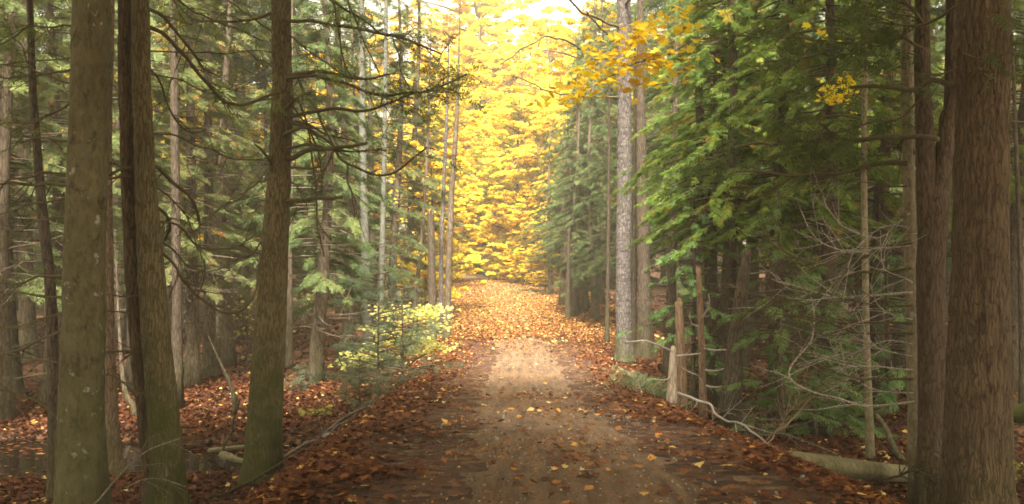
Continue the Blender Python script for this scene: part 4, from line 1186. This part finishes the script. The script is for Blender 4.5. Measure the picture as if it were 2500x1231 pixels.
# ------------------------------------------------------------------ leafy saplings and seedlings
def leafy(name, label, cat, base_px, d, stems, clusters, mat, leaf, seed, spread=(.14, .14, .05), tilt=.4, drop=True):
    b = at(*base_px, d)
    if drop: b[2] = gz(b[0], d)
    root = thing(name, label, cat, tuple(b))
    LIMB_SEED[0] = 700 + seed
    first = True
    for pts, d1, w0 in stems:
        limb(root, pts, d, d1, w0, 2.5, M['bark_dark'], twigs=5, tl=.35, name='stem', hang=.05)
    r = np.random.default_rng(seed); pos = []
    for px, py, dd, k in clusters:
        pos.append(at(px, py, dd) - b + r.normal(0, 1, (k, 3)) * spread)
    pos = np.concatenate(pos); fb = MB()
    put_leaves(fb, pos, leaf * r.uniform(.6, 1.2, len(pos)), np.clip(r.normal(.55, .22, len(pos)), 0, 1), r, tilt, True, .15)
    link('leaves', fb.mesh('leaves', mat, False), root)
    return root


d = 18.0
cl = []
rr = np.random.default_rng(77)
for x0, x1, y0, y1, n, k in ((915, 1085, 745, 790, 26, 10), (940, 1000, 800, 850, 10, 9), (985, 1040, 820, 865, 10, 8), (840, 900, 860, 900, 12, 9), (870, 910, 855, 880, 8, 9), (1045, 1100, 840, 860, 9, 8), (1070, 1095, 795, 805, 5, 6), (960, 1060, 760, 780, 12, 10), (1010, 1030, 845, 870, 4, 6), (900, 1060, 790, 880, 22, 7)):
    for i in range(int(n * 1.3)): cl.append((rr.uniform(x0, x1), rr.uniform(y0, y1) , d + rr.uniform(-.6, .6), k))
leafy('maple_sapling', 'pale yellow maple sapling in flat leafy tiers at the road edge', 'sapling', (985, 905), d,
      [([(985, 905), (975, 850), (960, 800), (990, 760), (1060, 745)], 18.3, 7), ([(985, 905), (960, 860), (920, 850), (850, 890)], 17.6, 5), ([(985, 890), (1000, 830), (1010, 770), (1015, 690)], 18.2, 5), ([(990, 900), (1030, 870), (1075, 845)], 18.2, 4), ([(975, 850), (930, 780), (915, 755)], 17.8, 4)],
      cl, M['pale'], .085, 1, (.15, .15, .04))
cl = [(rr.uniform(720, 815), rr.uniform(990, 1012), 14.5 + rr.uniform(-.3, .3), 4) for i in range(13)]
leafy('maple_seedling', 'small yellow-green seedling on the slope beyond the cedar foot', 'seedling', (765, 1065), 14.5, [([(765, 1065), (760, 1030), (770, 1005)], 14.5, 3), ([(765, 1060), (790, 1015), (805, 1000)], 14.5, 3)], cl, M['olive'], .085, 2, (.06, .06, .02))
cl = [(852, 1030, 12.3, 4), (860, 1040, 12.3, 5), (868, 1050, 12.3, 5), (878, 1055, 12.3, 4), (856, 1048, 12.3, 3)]
leafy('seedling', 'tiny seedling of whitish cream leaves on the leafy bank', 'seedling', (868, 1068), 12.3, [([(868, 1068), (865, 1050), (858, 1032)], 12.3, 3)], cl, M['pale'], .07, 3, (.04, .04, .03), .8)
cl = [(rr.uniform(2480, 2530), rr.uniform(1125, 1160), 8.6, 5) for i in range(6)]
leafy('seedling', 'small yellow-green seedling beyond the massive trunk', 'seedling', (2505, 1190), 8.6, [([(2505, 1190), (2500, 1150), (2495, 1135)], 8.6, 3)], cl, M['olive'], .07, 4, (.05, .05, .02))
for i, (px, py, dd, h, lab) in enumerate([(640, 760, 26, 12, 'sparse yellow understorey sapling on the leaf slope behind the cedar'), (600, 800, 22, 10, 'thin yellow-leaved seedling on the leaf slope beside the upright trunk'), (755, 745, 25, 10, 'sparse golden understorey sapling beyond the cedar, beside the soft pines'), (955, 620, 26, 14, 'yellow leafed understorey sapling behind the two birches'), (180, 700, 26, 9, 'faint yellow sapling between trunks beyond the pool'), (960, 470, 27, 14, 'yellow sapling spreading flat tiers before the dark broken trunk'), (470, 240, 24, 20, 'tall yellow-leaved sapling shining through the arcs of the twin stems'), (520, 700, 27, 12, 'low yellow sapling behind the upright trunk on the leaf slope'), (1035, 450, 30, 14, 'golden sapling just behind the snapped dark trunk'), (430, 560, 30, 12, 'small yellow sapling seen beside the lower twin stems'), (300, 560, 27, 10, 'faint yellow sapling between the mottled trunk and the twin stems')]):
    r_ = np.random.default_rng(900 + i)
    cl = [(px + r_.normal(0, 42), py + r_.normal(0, 40), dd + r_.uniform(-1, 1), 7) for k in range(h + 6)]
    leafy('maple_sapling', lab, 'sapling', (px, 880), dd, [([(px, 880), (px + 6, py + 40), (px - 5, py - 20)], dd, 5), ([(px + 4, py + 60), (px + 35, py + 5)], dd, 3), ([(px + 4, py + 60), (px - 38, py + 12)], dd, 3)], cl, M['yellow'] if i in (5, 6, 8) else M['olive'], .1, 20 + i, (.22, .22, .05))

# young pines and cedars near the road
def at_ground(px, d): return ((px - CX) / F * d, d)
x, y = at_ground(922, 16.2); plant('pine1', 'young_pine', 'soft blue-green young pine at the road edge under the pale yellow sapling', 'young pine', x, y, 1.2)
x, y = at_ground(985, 16.9); plant('pine0', 'young_pine', 'low blue-green pine leaning to the dirt track beside the larger soft pine', 'young pine', x, y, 1.15)
x, y = at_ground(878, 15.0); plant('pine2', 'young_pine', 'smallest young pine lower down the bank before the soft pine', 'young pine', x, y, .8)
x, y = at_ground(735, 18.5); plant('pine2', 'young_pine', 'lone tiny pine on the leaf slope behind the cedar', 'young pine', x, y, .5)
YC = [(1905, 12.6, 'young0', 1.0, 'bright green young cedar with low sprays before the mossy log'), (1990, 13.6, 'young1', 1.05, 'young cedar behind the bright green one, beside the maple pole'), (1690, 15.8, 'young2', 1.0, 'young cedar behind the snapped trunk, sprays over the stub'),
      (2170, 14.8, 'young1', 1.1, 'young cedar seen between the maple pole and the knobby trunk')]
for px, d, k, s, lb in YC:
    x, y = at_ground(px, d); plant(k, 'young_cedar', lb, 'young cedar', x, y, s)
# the wall of cedars
CD = [(1735, 17.0, 'cedar0', .92, 'bright cedar whose boughs hang beside the grey ringed trunk'), (1765, 15.8, 'cedar1', .9, 'dense cedar hanging above the tall snag'), (1905, 15.2, 'cedar2', 1.0, 'dense cedar above the bright young cedar'),
      (2015, 14.2, 'cedar3', .9, 'cedar behind the maple pole, boughs full of dead twigs'), (2140, 15.5, 'cedar0', 1.0, 'cedar between the maple pole and the knobby trunk'), (1800, 19.5, 'cedar2', 1.15, 'taller cedar behind the snapped trunk'), (1900, 20.0, 'cedar3', 1.1, 'taller cedar standing back behind the dense pair'),
      (1990, 19.5, 'hemlock0', 1.0, 'dark hemlock deep behind the cedars over the hollow'), (2090, 19.0, 'cedar1', 1.1, 'tall cedar deep behind the maple pole'), (2210, 19.5, 'hemlock1', 1.1, 'dark hemlock seen behind the forked trunk'), (2480, 17.0, 'cedar0', 1.0, 'cedar beyond the massive trunk'), (2340, 19.0, 'hemlock2', 1.0, 'hemlock between the forked and the massive trunk'),
      (1650, 25.0, 'hemlock3', 1.0, 'dark hemlock behind the grey ringed trunk'), (1690, 28.0, 'cedar1', 1.2, 'tall cedar far behind the grey ringed trunk')]
for px, d, k, s, lb in CD:
    x, y = at_ground(px, d); plant(k, 'cedar_tree' if 'cedar' in k else 'hemlock_tree', lb, 'cedar' if 'cedar' in k else 'hemlock', x, y, s)
for px, d, k, s, lb in [(1402, 30.6, 'hemlock3', .72, 'feathery hemlock hanging over the thin dark pole'), (1345, 39, 'hemlock1', .7, 'slim hemlock standing out against the yellow maples'), (1455, 30.2, 'hemlock1', .8, 'feathery hemlock between the thin straight pole and the hemlock stand'), (1425, 32, 'hemlock0', .85, 'dark blue-green hemlock overhanging the road before the yellow maples'), (1465, 34, 'hemlock2', .9, 'dark hemlock standing right behind the thin straight pole'), (1385, 38, 'hemlock1', .75, 'shorter hemlock reaching furthest toward the yellow maples'), (1515, 28.5, 'hemlock3', .9, 'hemlock close behind the grey ringed trunk and its thin pole'), (1440, 42, 'hemlock0', 1.15, 'tall hemlock at the back of the dark hemlock stand')]:
    x, y = at_ground(px, d); plant(k, 'hemlock_tree', lb, 'hemlock', x, y, s)
# evergreens of the stream side, nearer ones
for px, d, k, s, lb in [(770, 19.5, 'hemlock1', .95, 'green hemlock behind the cedar, over the thin leaning sapling'), (845, 24, 'hemlock3', 1.0, 'hemlock behind the pale green-grey birch'), (960, 27, 'hemlock0', .95, 'hemlock behind the slender mottled birch'), (700, 26, 'thin1', 1.0, 'thin evergreen straight behind the cedar trunk'),
      (560, 22, 'thin0', 1.0, 'thin olive evergreen over the leaf slope between twin stems and cedar'), (470, 19, 'thin2', 1.0, 'thin olive evergreen behind the hanging arcs of the twin stems'), (330, 18, 'thin3', 1.0, 'thin evergreen across the stream behind the twin stems'),
      (120, 17, 'thin1', 1.0, 'thin evergreen across the pool behind the mottled trunk'), (10, 15.5, 'thin0', 1.0, 'thin evergreen at the edge of the pool, cut by the picture edge'), (220, 23, 'thin2', 1.1, 'thin evergreen far behind the mottled trunk'), (640, 30, 'hemlock2', 1.0, 'hemlock far up the leaf slope behind the cedar'), (1010, 31, 'thin3', 1.0, 'thin evergreen behind the snapped dark trunk')]:
    x, y = at_ground(px, d); plant(k, 'hemlock_tree' if 'hemlock' in k else 'evergreen_tree', lb, 'hemlock' if 'hemlock' in k else 'evergreen', x, y, s)
# the glowing maples where the road bends
for px, d, k, s, lb in [(1185, 57, 'glow1', 1.3, 'bright yellow maple right where the dirt track bends away'), (1272, 49, 'glow0', 1.15, 'largest glowing yellow maple beyond the leafy road'), (1300, 53, 'glow2', 1.0, 'yellow maple behind the glowing one, beside the hemlocks'), (1140, 66, 'orange0', 1.7, 'orange maple at the road bend beside the slim straight trunk'),
      (1215, 60, 'glow3', 1.0, 'tall yellow maple high over the road bend'), (1110, 72, 'glow2', 1.3, 'yellow maple behind the orange one'), (1318, 44, 'glow1', .7, 'low yellow-green maple by the verge before the hemlocks'), (1365, 60, 'glow3', .8, 'tall yellow maple above the hemlock stand'), (1215, 66, 'hemlock2', .95, 'green hemlock mixed among the yellow maples of the bend'), (1268, 68, 'glow3', 1.1, 'far yellow maple in the gap over the road'),
      (1050, 44, 'glow0', .95, 'yellow maple behind the snapped dark trunk'), (1030, 41, 'glow3', .8, 'tall golden maple above the birches'), (450, 30, 'maple2', .9, 'golden maple glimpsed between the twin stems and the cedar'), (520, 36, 'maple0', 1.0, 'yellow maple far behind the hanging arcs'), (890, 38, 'maple4', .8, 'golden maple high behind the green birch'),
      (1450, 52, 'glow3', .95, 'golden maple peeking over the dark hemlocks'), (2490, 26, 'orange0', 1.1, 'orange maple beyond the massive trunk'), (2060, 30, 'maple0', .9, 'yellow maple deep behind the cedars'), (1440, 46, 'glow3', 1.0, 'tall golden maple arching toward the road behind the hemlocks'), (1190, 57, 'glow1', .8, 'low yellow maple filling the view under the tall ones at the bend'), (1262, 59, 'glow0', .8, 'low pale maple behind the glowing one at the bend'), (1335, 63, 'glow1', .9, 'low yellow maple deep behind the reddish trunk'), (1168, 61, 'glow3', 1.1, 'tall yellow maple leaning over the bend, behind the slim straight trunk'), (1040, 50, 'orange0', 1.2, 'orange maple glimpsed between the trunks at the road edge'), (1062, 31, 'maple3', .95, 'young yellow maple reaching over the road past the snapped dark trunk'), (1165, 66, 'glow3', 1.6, 'tall pale maple at the very end of the view'), (1345, 74, 'glow3', 1.4, 'farthest pale maple above the road bend')]:
    x, y = at_ground(px, d); nm = 'hemlock' if 'hemlock' in k else 'maple'; plant(k, nm + '_tree', lb, nm, x, y, s)
for px, d, s, lb in [(1280, 46, .6, 'knee-high pale yellow shrub on the verge where the road bends'), (1300, 43, .5, 'small yellow shrub at the verge under the low maple'), (1240, 52.5, .8, 'pale shrub straight across the road bend'), (1330, 40, .5, 'small yellow shrub before the reddish trunk'), (1150, 63, 1.0, 'pale shrub on the outer bend of the track, under the orange maple'), (1200, 57, 1.1, 'broad yellow shrub filling the bend beneath the bright maple'), (1120, 65, 1.3, 'farthest pale shrub, beyond the bend of the track'), (1215, 62, 1.2, 'bushy yellow shrub behind the broad one at the bend')]:
    x, y = at_ground(px, d); plant('maple3', 'yellow_shrub', lb, 'shrub', x, y, s * .6, sx=1.5)

# ------------------------------------------------------------------ woods behind
def scatter():
    r = np.random.default_rng(21)
    kinds_l = ['hemlock0', 'hemlock1', 'hemlock2', 'hemlock3', 'thin0', 'thin1', 'thin2', 'thin3', 'thin0', 'thin1', 'bare0', 'bare1', 'olive1', 'maple0', 'maple4', 'hemlock1', 'hemlock3', 'thin2']
    kinds_r = ['hemlock0', 'hemlock1', 'hemlock2', 'cedar0', 'cedar1', 'cedar2', 'cedar3', 'bare0', 'bare1', 'maple2', 'olive1', 'hemlock3']
    words_ = {'hemlock': ('hemlock_tree', 'hemlock'), 'thin': ('evergreen_tree', 'evergreen'), 'cedar': ('cedar_tree', 'cedar'), 'bare': ('bare_tree', 'tree'), 'birch': ('birch_tree', 'birch'), 'olive': ('maple_sapling', 'sapling'), 'maple': ('maple_tree', 'maple')}
    look = {'hemlock': 'dark green hemlock crowded', 'thin': 'thin see-through evergreen crowded', 'cedar': 'green cedar crowded', 'bare': 'bare grey-brown trunk standing', 'birch': 'pale birch trunk standing', 'olive': 'olive-yellow understorey maple growing', 'maple': 'yellow maple standing'}
    pts = list(OCC); n = 0; tall = []
    for tries in range(6000):
        y = r.uniform(21, 78); x = r.uniform(-.56 * y - 2, .56 * y + 2)
        c = road_c(y)
        if abs(x - c) < 3.6 + (1.2 if y > 35 else 0): continue
        if y > 35 and -.075 < x / y < .05: continue
        if any((x - a) ** 2 + (y - b) ** 2 < (1.75 + y * .008) ** 2 for a, b in pts): continue
        left = x < c
        k = r.choice(kinds_l if left else kinds_r); s = ''.join(ch for ch in k if not ch.isdigit())
        if s == 'maple' and y < 28: continue
        band = 'just behind the first trunks' if y < 36 else 'deep in the wood'
        side = 'on the stream side' if left else 'on the log side'
        nm, ct = words_[s]
        plant(k, nm, f'{look[s]} {band} {side}', ct, x, y, r.uniform(.8, 1.25), r.uniform(0, 6.28), group=f'{ct}s {band} {side}')
        pts.append((x, y)); n += 1
        if n >= 225: break
    m = 0
    for tries in range(4000):
        y = r.uniform(9, 52); x = r.uniform(-.5 * y - 6, .5 * y + 6)
        if abs(x - road_c(y)) < 4.6 or (y < 19 and abs(x) < .52 * y): continue
        if any((x - a) ** 2 + (y - b) ** 2 < 1.3 ** 2 for a, b in pts): continue
        if any((x - a) ** 2 + (y - b) ** 2 < 4.2 ** 2 for a, b in tall): continue
        tall.append((x, y)); pts.append((x, y)); m += 1
        left = x < road_c(y)
        plant(f'over{m % 3}', 'tall_hemlock', f'tall straight trunk with unseen needles added high above for shade, in the wood {"on the stream side" if left else "on the log side"}', 'hemlock', x, y, r.uniform(.9, 1.1), group=f'tall hemlocks {"on the stream side" if left else "on the log side"}')
        if m >= 35: break
    # unseen trees added beside and behind the tripod to shade the near road
    for x, y, k, s in [(-3.5, 3.4, 'shade', 1.0), (3.5, 3.4, 'shade', 1.0), (-9, 6.5, 'hemlock2', 1.2),  (-2.6, -1.5, 'shade', 1.0), (3.0, -.8, 'shade', 1.0), (.6, -4.5, 'shade', 1.0), (-6.5, 5.0, 'hemlock1', 1.2), (-4.2, -4, 'hemlock2', 1.2), (4.4, -4.5, 'hemlock0', 1.2), (-9.5, 9.5, 'thin3', 1.2), (-8, 0, 'hemlock3', 1.2), (0, -9, 'hemlock1', 1.3), (-10, 14.5, 'thin1', 1.1)]:
        nm, ct = ('maple_tree', 'maple') if k == 'shade' else ('hemlock_tree', 'hemlock')
        plant(k, nm, f'{ct} added unseen beside or behind the tripod for its shade', ct, x, y, s, group=f'{ct}s added for shade around the tripod')


scatter()


def far_wood():
    mb = MB(); r = np.random.default_rng(31)
    for i in range(170):
        a = r.uniform(-.62, .62); dist = r.uniform(82, 118)
        x, y = math.sin(a) * dist, math.cos(a) * dist
        if abs(x - road_c(y)) < 5: continue
        if -.03 < x / y < .03: continue
        H = r.uniform(9, 15); z0 = gz(x, y); n = 260
        u = r.uniform(0, 1, n); rad = 2.6 * (1 - u ** 1.5) * r.uniform(.2, 1, n) ** .5; t = r.uniform(0, 2 * PI, n)
        pos = np.stack([x + rad * np.cos(t), y + rad * np.sin(t), z0 + .8 + u * H], -1)
        put_leaves(mb, pos, r.uniform(.4, 1.0, n), np.clip(r.normal(.45, .2, n), 0, 1), r, .5)
    o = link('distant_wood', mb.mesh('distant_wood', M['needles'], False))
    tag(o, 'distant green wood reading as one mass', kind='stuff')
far_wood()


def gravel():
    mb = MB(); r = np.random.default_rng(43)
    o8 = np.array([(1, 0, 0), (-1, 0, 0), (0, 1, 0), (0, -1, 0), (0, 0, 1), (0, 0, -1)], float)
    f8 = np.array([(0, 2, 4), (2, 1, 4), (1, 3, 4), (3, 0, 4), (2, 0, 5), (1, 2, 5), (3, 1, 5), (0, 3, 5)])
    n = 2600
    y = 4.6 + 16 * r.uniform(0, 1, n) ** 1.3; x = road_c(y) + .1 + r.normal(0, .75, n)
    keep = (vnoise(x, y, .8, 21) > r.normal(.0, .35, n)); x, y = x[keep], y[keep]; n = len(x)
    z = np.where(np.abs(x - road_c(y) - .1) < .9, road_top(x, y), ground(x, y))
    sz = np.exp(r.normal(math.log(.0085), .45, n))
    R = rot_mats(r.uniform(0, 6.28, n), r.uniform(0, 1, n), r.uniform(0, 1, n))
    V = np.einsum('nij,nkj->nki', R, o8[None] * r.uniform(.6, 1.3, (n, 6, 1)) * [1, .8, .6]) * sz[:, None, None] + np.stack([x, y, z + sz * .25], -1)[:, None]
    mb.add(V.reshape(-1, 3), (np.arange(n)[:, None, None] * 6 + f8).reshape(-1, 3))
    tag(link('gravel', mb.mesh('gravel', M['stone'], False)), 'scattered small gravel on the dirt road', kind='stuff')
gravel()


def tufts():
    mb = MB(); r = np.random.default_rng(41)
    for cx, cy, d, n, w in ((1595, 925, 14.4, 240, .28), (1570, 900, 16.5, 140, .25), (1290, 700, 40, 200, 1.0)):
        b = at(cx, cy, d)
        x = b[0] + r.normal(0, w, n); y = d + r.normal(0, w * 1.4, n); z = ground(x, y)
        h = r.uniform(.08, .24, n); a = r.uniform(0, 2 * PI, n); l = r.uniform(.05, .22, n)
        wv = np.stack([np.cos(a + 1.57), np.sin(a + 1.57), np.zeros(n)], -1) * .004
        p = np.stack([x, y, z], -1); m = p + np.stack([np.cos(a) * l * .35, np.sin(a) * l * .35, h * .6], -1); e = p + np.stack([np.cos(a) * l, np.sin(a) * l, h * .85], -1)
        V = np.stack([p - wv, p + wv, m + wv, e, m - wv], 1).reshape(-1, 3)
        mb.add(V, np.arange(n * 5).reshape(n, 5), np.repeat(r.uniform(0, 1, n), 5))
    tag(link('grass', mb.mesh('grass', M['grass'], False)), 'pale dry grass on the road verge by the stub', kind='stuff')
tufts()

# ------------------------------------------------------------------ air, light, camera
EL, AZ = 60.0, 184.0
HAZE = .0028
if HAZE:
    me = bpy.data.meshes.new('haze')
    X, Y0, Y1, Z0, Z1 = 252, -252, 252, -4.5, 22
    v = [(x, y, z) for z in (Z0, Z1) for y in (Y0, Y1) for x in (-X, X)]
    me.from_pydata(v, [], [(0, 2, 3, 1), (4, 5, 7, 6), (0, 1, 5, 4), (2, 6, 7, 3), (0, 4, 6, 2), (1, 3, 7, 5)])
    m, nt, out = new_mat('haze')
    pv = nt.nodes.new('ShaderNodeVolumePrincipled'); pv.inputs['Color'].default_value = (.94, .92, .8, 1); pv.inputs['Density'].default_value = HAZE
    pv.inputs['Anisotropy'].default_value = .3
    nt.links.new(pv.outputs[0], out.inputs['Volume']); me.materials.append(m)
    tag(link('haze', me), 'thin pale woodland haze', kind='stuff')

w = bpy.data.worlds.new('World'); SC.world = w; w.use_nodes = True
nt = w.node_tree; N = NT(nt)
bg = nt.nodes['Background']
sky = N.n('TexSky', sky_type='NISHITA'); sky.sun_disc = False
sky.sun_elevation = math.radians(EL); sky.sun_rotation = math.radians(AZ)
sky.air_density = 1.0; sky.dust_density = 4.0; sky.ozone_density = 1.0
hs = N.n('HueSaturation'); hs.inputs['Saturation'].default_value = .3; N.l(sky.outputs[0], hs.inputs['Color'])
warm = N.mix(1.0, hs.outputs[0], (1.0, .895, .66, 1), 'MULTIPLY')
N.l(warm, bg.inputs[0]); bg.inputs[1].default_value = .15

L = bpy.data.lights.new('sun', 'SUN'); L.energy = 5.0; L.angle = math.radians(13); L.color = (1, .93, .8)
so = bpy.data.objects.new('sun', L); COL.objects.link(so)
sd = Vector((math.sin(math.radians(AZ)) * math.cos(math.radians(EL)), math.cos(math.radians(AZ)) * math.cos(math.radians(EL)), math.sin(math.radians(EL))))
so.rotation_euler = sd.to_track_quat('Z', 'Y').to_euler(); so.location = (0, 0, 40)

cam = bpy.data.cameras.new('camera'); cam.sensor_width = 36; cam.lens = 36 * F / 2500; cam.clip_end = 2000; cam.clip_start = .05
co = bpy.data.objects.new('camera', cam); COL.objects.link(co)
co.location = (0, 0, CAMZ); co.rotation_euler = (PI / 2, 0, 0); SC.camera = co

vs = SC.view_settings; vs.view_transform = 'Standard'; vs.look = 'None'; vs.exposure = 2.25; vs.gamma = 1; vs.use_curve_mapping = False
cy = SC.cycles
cy.max_bounces = 7; cy.diffuse_bounces = 4; cy.glossy_bounces = 2; cy.transmission_bounces = 4; cy.volume_bounces = 1; cy.transparent_max_bounces = 4
cy.use_denoising = True
cy.denoising_prefilter = 'NONE'
cy.sample_clamp_indirect = 6
cy.filter_width = 1.7
